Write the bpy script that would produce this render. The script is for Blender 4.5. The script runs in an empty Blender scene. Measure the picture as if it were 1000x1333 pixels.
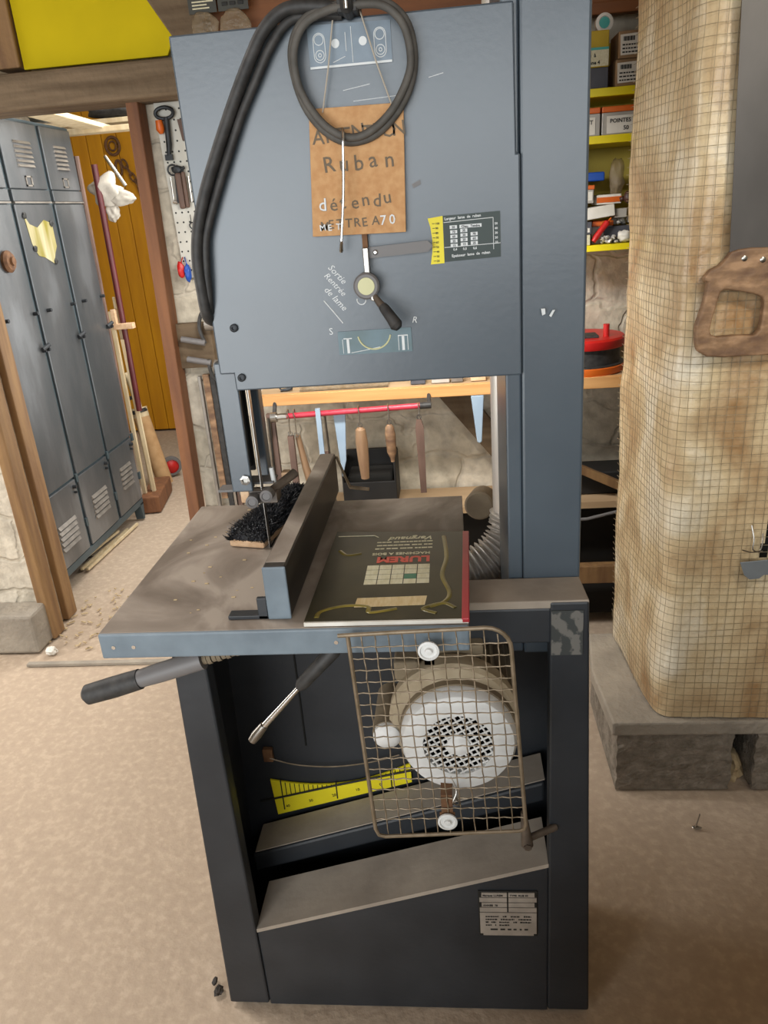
import bpy, bmesh, math, random
from mathutils import Matrix, Vector, noise as mnoise
random.seed(7)
SC = bpy.context.scene
COL = SC.collection
PI = math.pi

# ------------------------------------------------------------------ camera
cam_d = bpy.data.cameras.new('camera')
cam = bpy.data.objects.new('camera', cam_d); COL.objects.link(cam)
RX = Vector((0.99442452, 0.0758866, -0.07321953))      # image right in the world
UP = Vector((0.03997884, 0.37120113, 0.92769144))      # image up
BK = Vector((0.09757852, -0.92544635, 0.36609765))     # towards the viewer
m = Matrix((RX, UP, BK)).transposed().to_4x4(); m.translation = (0, 0, 1.55)
cam.matrix_world = m
cam_d.sensor_fit = 'VERTICAL'; cam_d.sensor_height = 36; cam_d.lens = 36 * 1000 / 1333
cam_d.clip_start = 0.02
SC.camera = cam

# ------------------------------------------------------------------ light
SC.view_settings.view_transform = 'Standard'; SC.view_settings.look = 'None'
SC.view_settings.gamma = 1; SC.view_settings.use_curve_mapping = False
SC.view_settings.exposure = 0.0
w = bpy.data.worlds.new('daylight'); SC.world = w; w.use_nodes = True
bgn = w.node_tree.nodes['Background']
bgn.inputs[0].default_value = (1.0, 0.98, 0.95, 1); bgn.inputs[1].default_value = 0.17

def area(name, loc, target, sx, sy, power, col=(1, 1, 1), spread=180):
    d = bpy.data.lights.new(name, 'AREA'); d.shape = 'RECTANGLE'; d.size = sx; d.size_y = sy
    d.energy = power; d.color = col; d.spread = math.radians(spread)
    o = bpy.data.objects.new(name, d); COL.objects.link(o); o.location = loc
    o.rotation_euler = (Vector(target) - Vector(loc)).to_track_quat('-Z', 'Y').to_euler()
    return o
area('barn_door_daylight', (-1.30, -1.45, 1.30), (-1.30, 1.2, 1.30), 1.9, 1.9, 74, (0.93, 0.975, 1.0))
area('window_daylight', (0.45, -1.45, 1.85), (0.45, 1.2, 1.85), 1.5, 0.9, 24, (0.92, 0.97, 1.0))
area('doorway_daylight', (-2.95, 2.1, 1.25), (-0.9, 1.5, 0.2), 1.0, 2.0, 36, (1.0, 0.97, 0.93))
area('locker_fill', (-1.14, 3.55, 1.35), (-2.0, 3.5, 1.1), 1.2, 1.7, 22, (1.0, 0.98, 0.94))  # added light hidden behind the back wall, brightens the locker fronts
area('passage_fill', (-0.95, 4.3, 2.65), (-1.9, 4.6, 0.8), 1.0, 0.8, 42, (1.0, 0.97, 0.92))  # added overhead fill for the lockers and passage
area('stone_wall_fill', (-0.22, 1.9, 1.72), (-0.15, 2.78, 0.85), 0.5, 0.12, 10, (1.0, 0.98, 0.94), 130)  # added light hidden behind the saw head, brightens the stone wall
area('table_fill', (-1.5, 1.4, 2.6), (-1.0, 1.35, 0), 0.5, 0.5, 12, (1.0, 0.97, 0.93), 120)  # added overhead fill for the saw table and left floor
def spot(name, loc, target, power, colr, ang, blend, r):
    d = bpy.data.lights.new(name, 'SPOT'); d.energy = power; d.color = colr; d.spot_size = math.radians(ang); d.spot_blend = blend; d.shadow_soft_size = r
    o = bpy.data.objects.new(name, d); COL.objects.link(o); o.location = loc
    o.rotation_euler = (Vector(target) - Vector(loc)).to_track_quat('-Z', 'Y').to_euler()
spot('workshop_lamp', (1.0, .35, 2.45), (.86, 1.75, 1.45), 70, (1.0, .92, .78), 56, .9, .12)

# ------------------------------------------------------------------ materials
def hx(h):
    h = h.lstrip('#'); v = [int(h[i:i + 2], 16) / 255 for i in (0, 2, 4)]
    return tuple(c / 12.92 if c <= .04045 else ((c + .055) / 1.055) ** 2.4 for c in v) + (1,)
def col(c): return hx(c) if isinstance(c, str) else tuple(c) + (1,) if len(c) == 3 else c

def mat(name, c1, c2=None, rough=.6, metal=0., scale=(6, 6, 6), detail=6, bump=0., bscale=40, c3=None,
        lo=.35, hi=.65, alpha=None, spec=.5, dist=0., coat=0.):
    mt = bpy.data.materials.new(name); mt.use_nodes = True
    nt = mt.node_tree; N = nt.nodes; L = nt.links
    b = N['Principled BSDF']
    b.inputs['Roughness'].default_value = rough; b.inputs['Metallic'].default_value = metal
    b.inputs['Specular IOR Level'].default_value = spec
    b.inputs['Coat Weight'].default_value = coat
    c1 = col(c1); b.inputs['Base Color'].default_value = c1
    tc = N.new('ShaderNodeTexCoord')
    if c2 is not None:
        mp = N.new('ShaderNodeMapping'); mp.inputs['Scale'].default_value = scale
        L.new(tc.outputs['Object'], mp.inputs['Vector'])
        ns = N.new('ShaderNodeTexNoise'); ns.inputs['Scale'].default_value = 1
        ns.inputs['Detail'].default_value = detail; ns.inputs['Distortion'].default_value = dist
        L.new(mp.outputs[0], ns.inputs['Vector'])
        cr = N.new('ShaderNodeValToRGB')
        cr.color_ramp.elements[0].position = lo; cr.color_ramp.elements[1].position = hi
        cr.color_ramp.elements[0].color = c1; cr.color_ramp.elements[1].color = col(c2)
        if c3 is not None:
            e = cr.color_ramp.elements.new((lo + hi) / 2 + .03); e.color = col(c3)
        L.new(ns.outputs[0], cr.inputs[0]); L.new(cr.outputs[0], b.inputs['Base Color'])
    if bump:
        n2 = N.new('ShaderNodeTexNoise'); n2.inputs['Scale'].default_value = bscale; n2.inputs['Detail'].default_value = 5
        L.new(tc.outputs['Object'], n2.inputs['Vector'])
        bp = N.new('ShaderNodeBump'); bp.inputs['Strength'].default_value = min(1, bump); bp.inputs['Distance'].default_value = .01
        L.new(n2.outputs[0], bp.inputs['Height']); L.new(bp.outputs[0], b.inputs['Normal'])
    if alpha is not None: b.inputs['Alpha'].default_value = alpha
    return mt

def stone_mat(name, axes='xz', ca='#d6cdbd', cb='#c0b7a5', mortar='#c8bfae', bw=.40, bh=.16):
    mt = bpy.data.materials.new(name); mt.use_nodes = True
    nt = mt.node_tree; N = nt.nodes; L = nt.links; b = N['Principled BSDF']; b.inputs['Roughness'].default_value = .9
    tc = N.new('ShaderNodeTexCoord'); sp = N.new('ShaderNodeSeparateXYZ'); L.new(tc.outputs['Object'], sp.inputs[0])
    cb_ = N.new('ShaderNodeCombineXYZ')
    L.new(sp.outputs[axes[0].upper()], cb_.inputs[0]); L.new(sp.outputs[axes[1].upper()], cb_.inputs[1])
    nz = N.new('ShaderNodeTexNoise'); nz.inputs['Scale'].default_value = 3.5; nz.inputs['Detail'].default_value = 4
    L.new(tc.outputs['Object'], nz.inputs['Vector'])
    mx = N.new('ShaderNodeVectorMath'); mx.operation = 'MULTIPLY_ADD'; mx.inputs[1].default_value = (.34, .22, 0)
    L.new(nz.outputs['Color'], mx.inputs[0]); L.new(cb_.outputs[0], mx.inputs[2])
    br = N.new('ShaderNodeTexBrick'); br.inputs['Scale'].default_value = 1; br.inputs['Brick Width'].default_value = bw
    br.inputs['Row Height'].default_value = bh; br.inputs['Mortar Size'].default_value = .012
    br.inputs['Mortar Smooth'].default_value = .8; br.inputs['Bias'].default_value = 0
    br.inputs['Color1'].default_value = col(ca); br.inputs['Color2'].default_value = col(cb); br.inputs['Mortar'].default_value = col(mortar)
    L.new(mx.outputs[0], br.inputs['Vector'])
    n2 = N.new('ShaderNodeTexNoise'); n2.inputs['Scale'].default_value = 22; n2.inputs['Detail'].default_value = 8
    L.new(tc.outputs['Object'], n2.inputs['Vector'])
    cr = N.new('ShaderNodeValToRGB'); cr.color_ramp.elements[0].position = .3; cr.color_ramp.elements[1].position = .7
    cr.color_ramp.elements[0].color = (.68, .67, .65, 1); cr.color_ramp.elements[1].color = (1.1, 1.1, 1.08, 1)
    L.new(n2.outputs[0], cr.inputs[0])
    ml = N.new('ShaderNodeMix'); ml.data_type = 'RGBA'; ml.blend_type = 'MULTIPLY'; ml.inputs[0].default_value = 1
    L.new(br.outputs['Color'], ml.inputs[6]); L.new(cr.outputs[0], ml.inputs[7]); L.new(ml.outputs[2], b.inputs['Base Color'])
    ad = N.new('ShaderNodeMath'); ad.operation = 'MULTIPLY_ADD'; ad.inputs[1].default_value = .9
    iv = N.new('ShaderNodeMath'); iv.operation = 'SUBTRACT'; iv.inputs[0].default_value = 1; L.new(br.outputs['Fac'], iv.inputs[1])
    hm = N.new('ShaderNodeMath'); hm.operation = 'MULTIPLY'; hm.inputs[1].default_value = .45; L.new(iv.outputs[0], hm.inputs[0])
    L.new(n2.outputs[0], ad.inputs[0]); L.new(hm.outputs[0], ad.inputs[2])
    bp = N.new('ShaderNodeBump'); bp.inputs['Strength'].default_value = .6; bp.inputs['Distance'].default_value = .018
    L.new(ad.outputs[0], bp.inputs['Height']); L.new(bp.outputs[0], b.inputs['Normal'])
    return mt

M = {}
M['floor'] = mat('dusty_concrete', '#ae9b87', '#bca994', .9, scale=(45, 45, 45), detail=14, bump=.3, bscale=48, c3='#b3a08b')
M['stone'] = stone_mat('rough_stone')
M['stone_dark'] = stone_mat('dark_stone', ca='#a0937c', cb='#7d725f', mortar='#8f8470')  # darker stone colours for the end wall of the passage
M['stone_side'] = stone_mat('side_stone', axes='yz')
M['plaster'] = mat('old_plaster', '#b5a68d', '#8e8069', .95, scale=(4, 4, 4), bump=.6, bscale=14)
M['ceiling'] = mat('ceiling_boards', '#8a6a45', '#6b4f33', .8, scale=(3, 20, 3))
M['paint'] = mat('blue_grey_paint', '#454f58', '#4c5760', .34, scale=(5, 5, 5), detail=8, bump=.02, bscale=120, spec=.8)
M['paint_worn_lit'] = mat('worn_paint_lightened', '#66727b', '#75828b', .5, scale=(16, 16, 16), detail=8, bump=.04, bscale=120)  # scuffed paint, also lightened to stand in for brighter light on the lip
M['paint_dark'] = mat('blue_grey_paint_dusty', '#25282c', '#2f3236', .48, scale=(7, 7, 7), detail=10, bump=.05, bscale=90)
M['dust'] = mat('sawdust_film', '#94897c', '#a89c8d', .9, scale=(10, 10, 10), detail=8, bump=.1)
M['table'] = mat('dusty_cast_iron', '#75695d', '#a89c8f', .6, scale=(6, 4, 6), detail=9, lo=.4, hi=.62, dist=1.2, c3='#92867a', bump=.05, bscale=60)
M['black_steel'] = mat('worn_black_steel', '#2c2a28', '#45403a', .5, metal=.3, scale=(20, 6, 20), detail=6)
M['steel'] = mat('bright_steel', '#b9b6b0', '#8f8b85', .3, metal=1., scale=(14, 14, 14))
M['galv'] = mat('galvanised_sheet', '#d6d2cc', '#bcb7b0', .3, metal=.3, scale=(8, 8, 3))
M['chrome'] = mat('chrome', '#dedede', None, .15, metal=1.)
M['rubber'] = mat('black_rubber', '#262524', '#3a3836', .6, scale=(60, 60, 60))
M['beltedge'] = mat('worn_belt_rubber', '#4a4742', '#5b5751', .7, scale=(50, 50, 50))
M['hard'] = mat('hardboard', '#b98a5c', '#c69a6b', .85, scale=(90, 90, 90), detail=4, bump=.1, bscale=200)
M['pencil'] = mat('pencil_lead', '#6a5c4a', None, .7)
M['chalk'] = mat('white_chalk', '#d9dcdc', None, .9)
M['string'] = mat('cotton_string', '#b2a797', None, .9)
M['yellow'] = mat('yellow_plate', '#e8d820', '#dccb1c', .5, scale=(10, 10, 10))
M['ink'] = mat('black_ink', '#1b1b18', None, .6)
M['labelgreen'] = mat('dark_green_grey_plate', '#333d3b', '#3c4745', .6, scale=(12, 12, 12))
M['bluelabel'] = mat('faded_blue_plate', '#5d6b77', '#768592', .45, scale=(20, 20, 20), spec=.6)
M['schema'] = mat('grey_green_plate', '#566b70', '#607780', .4, scale=(30, 8, 30))
M['white'] = mat('white_enamel', '#e6e6e4', '#d2d2cf', .5, scale=(14, 14, 14))
M['motorbody'] = mat('dusty_motor_casting', '#6f6250', '#84765f', .85, scale=(14, 14, 14), bump=.15, bscale=80)
M['motorflange'] = mat('lit_dusty_casting', '#9a8a70', '#b3a48a', .75, scale=(18, 18, 18))  # dusty casting with light from above put into its paler colour
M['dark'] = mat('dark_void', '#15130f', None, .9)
M['rustwire'] = mat('rusty_wire', '#74654f', '#8d7d68', .5, metal=.4, scale=(40, 40, 40))
M['rust'] = mat('rusty_iron', '#5a3c26', '#7a5637', .8, scale=(40, 40, 40))
M['olive'] = mat('olive_dial', '#c9c79a', None, .5)
M['greyplastic'] = mat('grey_plastic', '#6d6a69', None, .5)
M['bronze'] = mat('worn_bakelite', '#4b4138', '#6a5d50', .4, scale=(30, 30, 30))
M['cream'] = mat('nameplate_metal', '#b6ada2', '#a49b90', .45, metal=.3, scale=(30, 30, 30))
M['torn'] = mat('torn_foil_sticker', '#3c3f3e', '#6b6964', .5, scale=(50, 40, 40), detail=3, lo=.48, hi=.54)
M['manual'] = mat('olive_plastic_cover', '#2f2b1b', '#3d3723', .38, scale=(12, 12, 12), spec=.35)
M['manualglare'] = mat('gold_cover_glare', '#8a7a34', '#5f552a', .3, scale=(25, 10, 25))
M['page'] = mat('white_paper', '#e5e1d8', '#d7d2c6', .8, scale=(20, 20, 20))
M['red'] = mat('red_spine', '#b23038', '#a32b33', .4, scale=(20, 20, 20))
M['redprint'] = mat('red_print', '#cf4a3a', None, .4)
M['creamprint'] = mat('cream_print', '#d9d3b6', '#cbc39f', .5, scale=(200, 60, 200))
M['greenprint'] = mat('green_print', '#2e7356', None, .4)
M['strip'] = mat('tan_paper_label', '#c7ad7c', '#d6c297', .6, scale=(200, 40, 60), detail=3)
M['bristle'] = mat('black_bristle', '#141416', '#26262a', .6, scale=(80, 80, 80))
M['bristletip'] = mat('dusty_bristle', '#5d5d60', '#8c8c8c', .7, scale=(80, 80, 80))
M['brushwood'] = mat('pale_brush_wood', '#d9b895', '#c6a17c', .7, scale=(60, 12, 60))
M['oak'] = mat('orange_timber', '#735436', '#917048', .7, scale=(30, 30, 2.5), detail=6, bump=.2, bscale=50)
M['oak_red'] = mat('red_brown_timber', '#6a442d', '#825636', .7, scale=(30, 30, 2.5), detail=6, bump=.2, bscale=50)
M['beam'] = mat('grey_brown_beam', '#5d4c38', '#7f6c55', .85, scale=(2.2, 30, 26), detail=8, bump=.5, bscale=26, c3='#6d5c47')
M['plank'] = mat('pine_plank', '#c18a50', '#d6a267', .6, scale=(2.5, 30, 40), detail=5)
M['planktop'] = mat('worn_plank_top', '#a58a68', '#b89c7a', .8, scale=(3, 20, 20))
M['darkwood'] = mat('orange_stained_board', '#6e4120', '#845026', .6, scale=(2.5, 20, 30), detail=6)
M['lath'] = mat('pale_lath', '#d7c6a4', '#c5b08a', .8, scale=(25, 25, 4))
M['yellowboard'] = mat('yellow_painted_board', '#d0ba0e', '#c4af0c', .75, scale=(4, 4, 4), bump=.03, spec=.2)
M['ochre'] = mat('ochre_painted_planks', '#d2950a', '#c28508', .6, scale=(14, 14, 2))
M['locker'] = mat('dark_steel_locker', '#5a5e61', '#7e8184', .3, metal=.6, scale=(6, 6, 2), detail=9, c3='#6a6c6e', bump=.05, bscale=60)
M['locker_trim'] = mat('locker_edge_paint', '#3a474c', '#4a575c', .45, metal=.2, scale=(6, 6, 6))
M['slat'] = mat('bare_metal_louver', '#9a948c', '#837d76', .4, metal=.6, scale=(20, 20, 20))
M['padlock'] = mat('dark_iron', '#2a2c2f', '#3c3f42', .5, metal=.5, scale=(30, 30, 30))
M['sticker'] = mat('torn_poster_paper', '#aea68a', '#776d18', .7, scale=(2, 14, 2), detail=2)
M['cardboard'] = mat('cardboard', '#b08a5e', '#bf9a6e', .85, scale=(20, 20, 20))
M['redplastic'] = mat('red_plastic', '#c3221f', None, .4)
M['orange'] = mat('orange_plastic', '#d96a22', '#cf601c', .4, scale=(10, 10, 10))
M['blue'] = mat('blue_plastic', '#1f4fa8', None, .4)
M['whitebag'] = mat('white_plastic_sheet', '#b9b3a8', '#a39c90', .5, scale=(9, 9, 9), bump=.4, bscale=30)
M['clear'] = mat('clear_plastic_bag', '#a8977c', '#8e7b60', .2, scale=(30, 30, 30), bump=.7, bscale=60, alpha=.42)
M['maroon'] = mat('maroon_painted_pole', '#5a1d20', '#48161a', .4, scale=(10, 10, 10))
M['pegboard'] = mat('white_pegboard', '#d2d0c6', '#bdbaae', .5, scale=(6, 6, 6))
M['handle'] = mat('varnished_handle', '#80634a', '#9c7d5e', .45, scale=(40, 40, 6))
M['filebrown'] = mat('brown_file_steel', '#5c463c', '#6e564a', .6, scale=(30, 30, 10))
M['pale_blue'] = mat('pale_blue_bracket', '#8fa3b6', '#9db0c0', .5, scale=(10, 10, 10))
M['redrod'] = mat('red_painted_rod', '#b3233a', '#c43b4c', .35, scale=(8, 30, 30))
M['hood'] = mat('plain_black_shell', '#171615', '#211f1d', .6, scale=(10, 10, 10))
M['insul'] = mat('yellowed_plastic_wrap', '#a07a50', '#efe7d2', .36, scale=(5.5, 5.5, 4.2), detail=7, c3='#d8c49e', bump=.9, bscale=16, lo=.3, hi=.7, dist=.6, coat=.15)
M['mesh'] = mat('galvanised_mesh', '#ab9c82', '#94866d', .45, metal=.4, scale=(30, 30, 30))
M['slab'] = mat('concrete_slab', '#8e867a', '#a39a8c', .9, scale=(9, 9, 9), bump=.5, bscale=60)
M['block'] = mat('rough_concrete_block', '#6f675b', '#8f867a', .95, scale=(30, 30, 30), detail=8, bump=.9, bscale=90)
M['sawblade'] = mat('dull_saw_steel', '#4f4c4a', '#5a5755', .42, metal=.4, scale=(9, 9, 4))
M['sawhandle'] = mat('weathered_saw_handle', '#664b38', '#a58363', .6, scale=(18, 18, 40), detail=8, bump=.25, bscale=70, c3='#86684c')
M['trowel'] = mat('grey_trowel_steel', '#8f979d', '#7f868c', .4, metal=.4, scale=(12, 12, 12))
M['yellowshelf'] = mat('yellow_shelf_edge', '#f0dc10', '#e2ce10', .45, scale=(8, 8, 8))
M['yellowback'] = mat('yellow_shelf_back', '#b6a548', '#a3923c', .7, scale=(8, 8, 8))
M['boxbrown'] = mat('brown_carton', '#8d7152', '#9a7d5c', .85, scale=(14, 14, 14))
M['olivebox'] = mat('mustard_box', '#c4a62e', '#b39626', .7, scale=(14, 14, 14))
M['darkbox'] = mat('dark_grey_box', '#3f4047', '#4d4e55', .6, scale=(14, 14, 14))
M['drawerplastic'] = mat('grey_translucent_drawer', '#9d988f', '#b0aba2', .3, scale=(14, 14, 14))
M['teal'] = mat('teal_print', '#4aa8a0', None, .6)
M['brownball'] = mat('dark_brown_knob', '#3c2218', '#4d2d20', .5, scale=(30, 30, 30))
M['packet'] = mat('dark_blister_card', '#35352e', '#404038', .5, scale=(14, 14, 14))
M['debris'] = mat('pale_splinters', '#cbb691', '#b09a76', .9, scale=(40, 40, 40))
M['insect'] = mat('dark_scrap', '#1d1712', '#2c231a', .6, scale=(60, 60, 60))

# ------------------------------------------------------------------ mesh builder
ORG = {}
class MB:
    def __init__(s): s.b = bmesh.new()
    def quad(s, vs):
        try: return s.b.faces.new([s.b.verts.new(v) for v in vs])
        except ValueError: return None
    def box(s, x0, x1, y0, y1, z0, z1, mtx=None):
        c = [Vector((x, y, z)) for z in (z0, z1) for y in (y0, y1) for x in (x0, x1)]
        if mtx: c = [mtx @ v for v in c]
        v = [s.b.verts.new(p) for p in c]
        for f in ((0, 2, 3, 1), (4, 5, 7, 6), (0, 1, 5, 4), (2, 6, 7, 3), (0, 4, 6, 2), (1, 3, 7, 5)):
            s.b.faces.new([v[i] for i in f])
        return s
    def hexa(s, p):            # 8 points: bottom ring 0-3, top ring 4-7
        v = [s.b.verts.new(q) for q in p]
        for f in ((3, 2, 1, 0), (4, 5, 6, 7), (0, 1, 5, 4), (1, 2, 6, 5), (2, 3, 7, 6), (3, 0, 4, 7)):
            s.b.faces.new([v[i] for i in f])
        return s
    def prism(s, poly, a, b, axis='y', mtx=None):
        def P(u, v, t):
            q = Vector((u, t, v)) if axis == 'y' else Vector((t, u, v)) if axis == 'x' else Vector((u, v, t))
            return mtx @ q if mtx else q
        lo = [s.b.verts.new(P(u, v, a)) for u, v in poly]; hi = [s.b.verts.new(P(u, v, b)) for u, v in poly]
        n = len(poly)
        s.b.faces.new(lo); s.b.faces.new(hi[::-1])
        for i in range(n): s.b.faces.new((lo[i], hi[i], hi[(i + 1) % n], lo[(i + 1) % n]))
        return s
    def tube(s, pts, r, n=10, closed=False, flat=None, cap=True):
        pts = [Vector(p) for p in pts]; k = len(pts)
        rr = r if isinstance(r, (list, tuple)) else [r] * k
        rings = []; prev = None
        for i in range(k):
            if closed: t = pts[(i + 1) % k] - pts[i - 1]
            else: t = pts[min(i + 1, k - 1)] - pts[max(i - 1, 0)]
            t.normalize()
            if flat is not None: u = Vector(flat) - t * t.dot(Vector(flat)); u.normalize()
            elif prev is None:
                u = t.orthogonal().normalized()
            else:
                u = prev - t * t.dot(prev); u.normalize()
            prev = u; w_ = t.cross(u)
            rings.append([s.b.verts.new(pts[i] + (u * math.cos(2 * PI * j / n) + w_ * math.sin(2 * PI * j / n)) * rr[i]) for j in range(n)])
        for i in range(k if closed else k - 1):
            a, b_ = rings[i], rings[(i + 1) % k]
            for j in range(n): s.b.faces.new((a[j], a[(j + 1) % n], b_[(j + 1) % n], b_[j]))
        if not closed and cap: s.b.faces.new(rings[0][::-1]); s.b.faces.new(rings[-1])
        return s
    def cyl(s, p0, p1, r0, r1=None, n=20): return s.tube([p0, p1], [r0, r0 if r1 is None else r1], n)
    def lathe(s, prof, o, ax=(0, -1, 0), n=32, cap=True):      # prof: (r, t) along axis from o
        ax = Vector(ax).normalized(); u = ax.orthogonal().normalized(); w_ = ax.cross(u); o = Vector(o)
        rings = []
        for r, t in prof:
            if r < 1e-6: rings.append([s.b.verts.new(o + ax * t)])
            else: rings.append([s.b.verts.new(o + ax * t + (u * math.cos(2 * PI * j / n) + w_ * math.sin(2 * PI * j / n)) * r) for j in range(n)])
        for a, b_ in zip(rings, rings[1:]):
            for j in range(n):
                if len(a) == 1 and len(b_) == 1: continue
                if len(a) == 1: s.b.faces.new((a[0], b_[(j + 1) % n], b_[j]))
                elif len(b_) == 1: s.b.faces.new((a[j], a[(j + 1) % n], b_[0]))
                else: s.b.faces.new((a[j], a[(j + 1) % n], b_[(j + 1) % n], b_[j]))
        for r in (rings[0], rings[-1]) if cap else ():
            if len(r) > 1: s.b.faces.new(r)
        return s
    def text(s, txt, size, mtx, ext=.0003, shear=0., align='LEFT', bold=0.):
        c = bpy.data.curves.new('t', 'FONT'); c.body = txt; c.size = size; c.extrude = ext; c.shear = shear; c.align_x = align
        c.offset = bold; c.resolution_u = 2
        o = bpy.data.objects.new('t', c); COL.objects.link(o)
        dg = bpy.context.evaluated_depsgraph_get(); me = bpy.data.meshes.new_from_object(o.evaluated_get(dg))
        me.transform(mtx); s.b.from_mesh(me)
        bpy.data.objects.remove(o); bpy.data.curves.remove(c); bpy.data.meshes.remove(me)
        return s
    def blob(s, c, r, seed=0, amp=.2, freq=2., sub=3):
        ret = bmesh.ops.create_icosphere(s.b, subdivisions=sub, radius=1)
        r = Vector(r); c = Vector(c)
        for v in ret['verts']:
            d = 1 + amp * mnoise.noise(v.co * freq + Vector((seed * 7.1, seed * 3.3, seed)))
            v.co = Vector((v.co.x * r.x, v.co.y * r.y, v.co.z * r.z)) * d + c
        return s
    def build(s, name, m, parent=None, bevel=0., smooth=False, seg=2, local=False, origin=None):
        bmesh.ops.recalc_face_normals(s.b, faces=s.b.faces)
        if parent is not None and not local:
            bmesh.ops.translate(s.b, verts=s.b.verts, vec=-ORG[parent.name])
        elif parent is None:
            vs = [v.co for v in s.b.verts]
            if origin is None:
                origin = Vector(((min(v.x for v in vs) + max(v.x for v in vs)) / 2, (min(v.y for v in vs) + max(v.y for v in vs)) / 2, min(v.z for v in vs)))
            origin = Vector(origin)
            bmesh.ops.translate(s.b, verts=s.b.verts, vec=-origin)
        me = bpy.data.meshes.new(name); s.b.to_mesh(me); s.b.free()
        o = bpy.data.objects.new(name, me); COL.objects.link(o); me.materials.append(m)
        if parent is not None:
            o.parent = parent; ORG[o.name] = ORG[parent.name]
        else:
            o.location = origin; ORG[o.name] = origin
        if smooth:
            for p in me.polygons: p.use_smooth = True
            if smooth != 'all':
                me.set_sharp_from_angle(angle=math.radians(38))
        if bevel:
            bm = o.modifiers.new('bevel', 'BEVEL'); bm.width = bevel; bm.segments = seg; bm.limit_method = 'ANGLE'; bm.angle_limit = math.radians(40)
        return o
def tag(o, label=None, cat=None, group=None, kind=None):
    if label: o['label'] = label
    if cat: o['category'] = cat
    if group: o['group'] = group
    if kind: o['kind'] = kind
    return o
def thing(name, label, cat, loc=(0, 0, 0), group=None):
    o = bpy.data.objects.new(name, None); COL.objects.link(o); o.location = loc; ORG[o.name] = Vector(loc)
    o.empty_display_size = .05
    return tag(o, label, cat, group)
def copy_tree(o, loc, rz=0, label=None, parent=None):
    c = o.copy(); COL.objects.link(c); c.parent = parent
    if parent is None: c.location = loc; c.rotation_euler = (o.rotation_euler[0], o.rotation_euler[1], rz)
    if label: c['label'] = label
    for ch in [q for q in o.children]: copy_tree(ch, None, 0, None, c)
    return c
def structure(name, mb, m, **k): return tag(mb.build(name, m, **k), kind='structure')
def front(x, y, z, a=0.): return Matrix.Translation((x, y, z)) @ Matrix.Rotation(PI / 2, 4, 'X') @ Matrix.Rotation(a, 4, 'Z')
def smoothpath(pts, n=6, closed=False):
    pts = [Vector(p) for p in pts]; k = len(pts); out = []
    for i in range(k if closed else k - 1):
        if closed: p0, p1, p2, p3 = pts[i - 1], pts[i], pts[(i + 1) % k], pts[(i + 2) % k]
        else: p0, p1, p2, p3 = pts[max(i - 1, 0)], pts[i], pts[i + 1], pts[min(i + 2, k - 1)]
        for j in range(n):
            t = j / n
            out.append(.5 * ((2 * p1) + (p2 - p0) * t + (2 * p0 - 5 * p1 + 4 * p2 - p3) * t * t + (3 * p1 - p0 - 3 * p2 + p3) * t ** 3))
    if not closed: out.append(pts[-1])
    return out

# ================================================================== SETTING
fb = MB()
nx, ny = 90, 90
vv = [[fb.b.verts.new((-3.4 + 5.2 * i / nx, -2.0 + 8.2 * j / ny, -.004 + .006 * mnoise.noise(Vector((-3.4 + 5.2 * i / nx, -2 + 8.2 * j / ny, 0)) * 1.7) - .003)) for j in range(ny + 1)] for i in range(nx + 1)]
for i in range(nx):
    for j in range(ny): fb.b.faces.new((vv[i][j], vv[i + 1][j], vv[i + 1][j + 1], vv[i][j + 1]))
structure('floor', fb, M['floor'], smooth='all', origin=(0, 0, 0))
structure('wall_back', MB().box(-1.0, 1.9, 2.78, 2.98, 0, 2.8), M['stone'], origin=(0, 0, 0))
structure('wall_partition', MB().box(-3.4, -1.725, 2.66, 2.9, 0, 2.8), M['stone'], origin=(0, 0, 0))
structure('wall_lintel', MB().box(-1.725, -1.03, 2.80, 2.95, 2.04, 2.8), M['plaster'], origin=(0, 0, 0))
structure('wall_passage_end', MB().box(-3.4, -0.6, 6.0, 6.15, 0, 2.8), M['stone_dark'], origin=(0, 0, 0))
structure('wall_passage_left', MB().box(-3.0, -2.75, 2.9, 6.0, 0, 2.8), M['stone_side'], origin=(0, 0, 0))
structure('wall_passage_right', MB().box(-1.03, -0.85, 4.6, 6.0, 0, 2.8), M['stone_side'], origin=(0, 0, 0))
structure('wall_right', MB().box(1.75, 1.9, -1.0, 2.78, 0, 2.8), M['stone_side'], origin=(0, 0, 0))
structure('wall_front', MB().box(-3.6, 1.9, -1.8, -1.65, 0, 2.8), M['plaster'], origin=(0, 0, 0))
structure('wall_light_blocker', MB().box(-.40, 1.75, -.62, -.47, 0, 1.25), M['plaster'], origin=(0, 0, 0))  # added unseen wall, blocks light from the right floor and dims low reflections
structure('trim_light_blocker', MB().box(-.20, 1.75, .12, .48, 0, .72), M['slab'], bevel=.01)  # added unseen block that keeps light off the right-hand floor
structure('wall_left', MB().box(-3.6, -3.4, -1.65, 2.9, 0, 2.8), M['plaster'], origin=(0, 0, 0))
structure('ceiling', MB().box(-3.6, 1.9, -1.8, 6.15, 2.8, 2.9), M['ceiling'])
structure('trim_plinth_left', MB().box(-2.6, -1.69, 2.53, 2.66, 0, .17), M['slab'], bevel=.012)
structure('trim_post_left', MB().box(-1.722, -1.676, 2.64, 2.72, 0, 1.925), M['oak'], bevel=.006)
structure('trim_jamb_left', MB().box(-1.765, -1.697, 2.80, 2.88, .0, 2.06), M['oak'], bevel=.005)
structure('trim_post_right', MB().hexa([(-1.058, 2.70, 0), (-1.012, 2.70, 0), (-1.012, 2.775, 0), (-1.058, 2.775, 0), (-1.013, 2.70, 1.935), (-.972, 2.70, 1.935), (-.972, 2.775, 1.935), (-1.013, 2.775, 1.935)]), M['oak_red'], bevel=.004)
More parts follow.
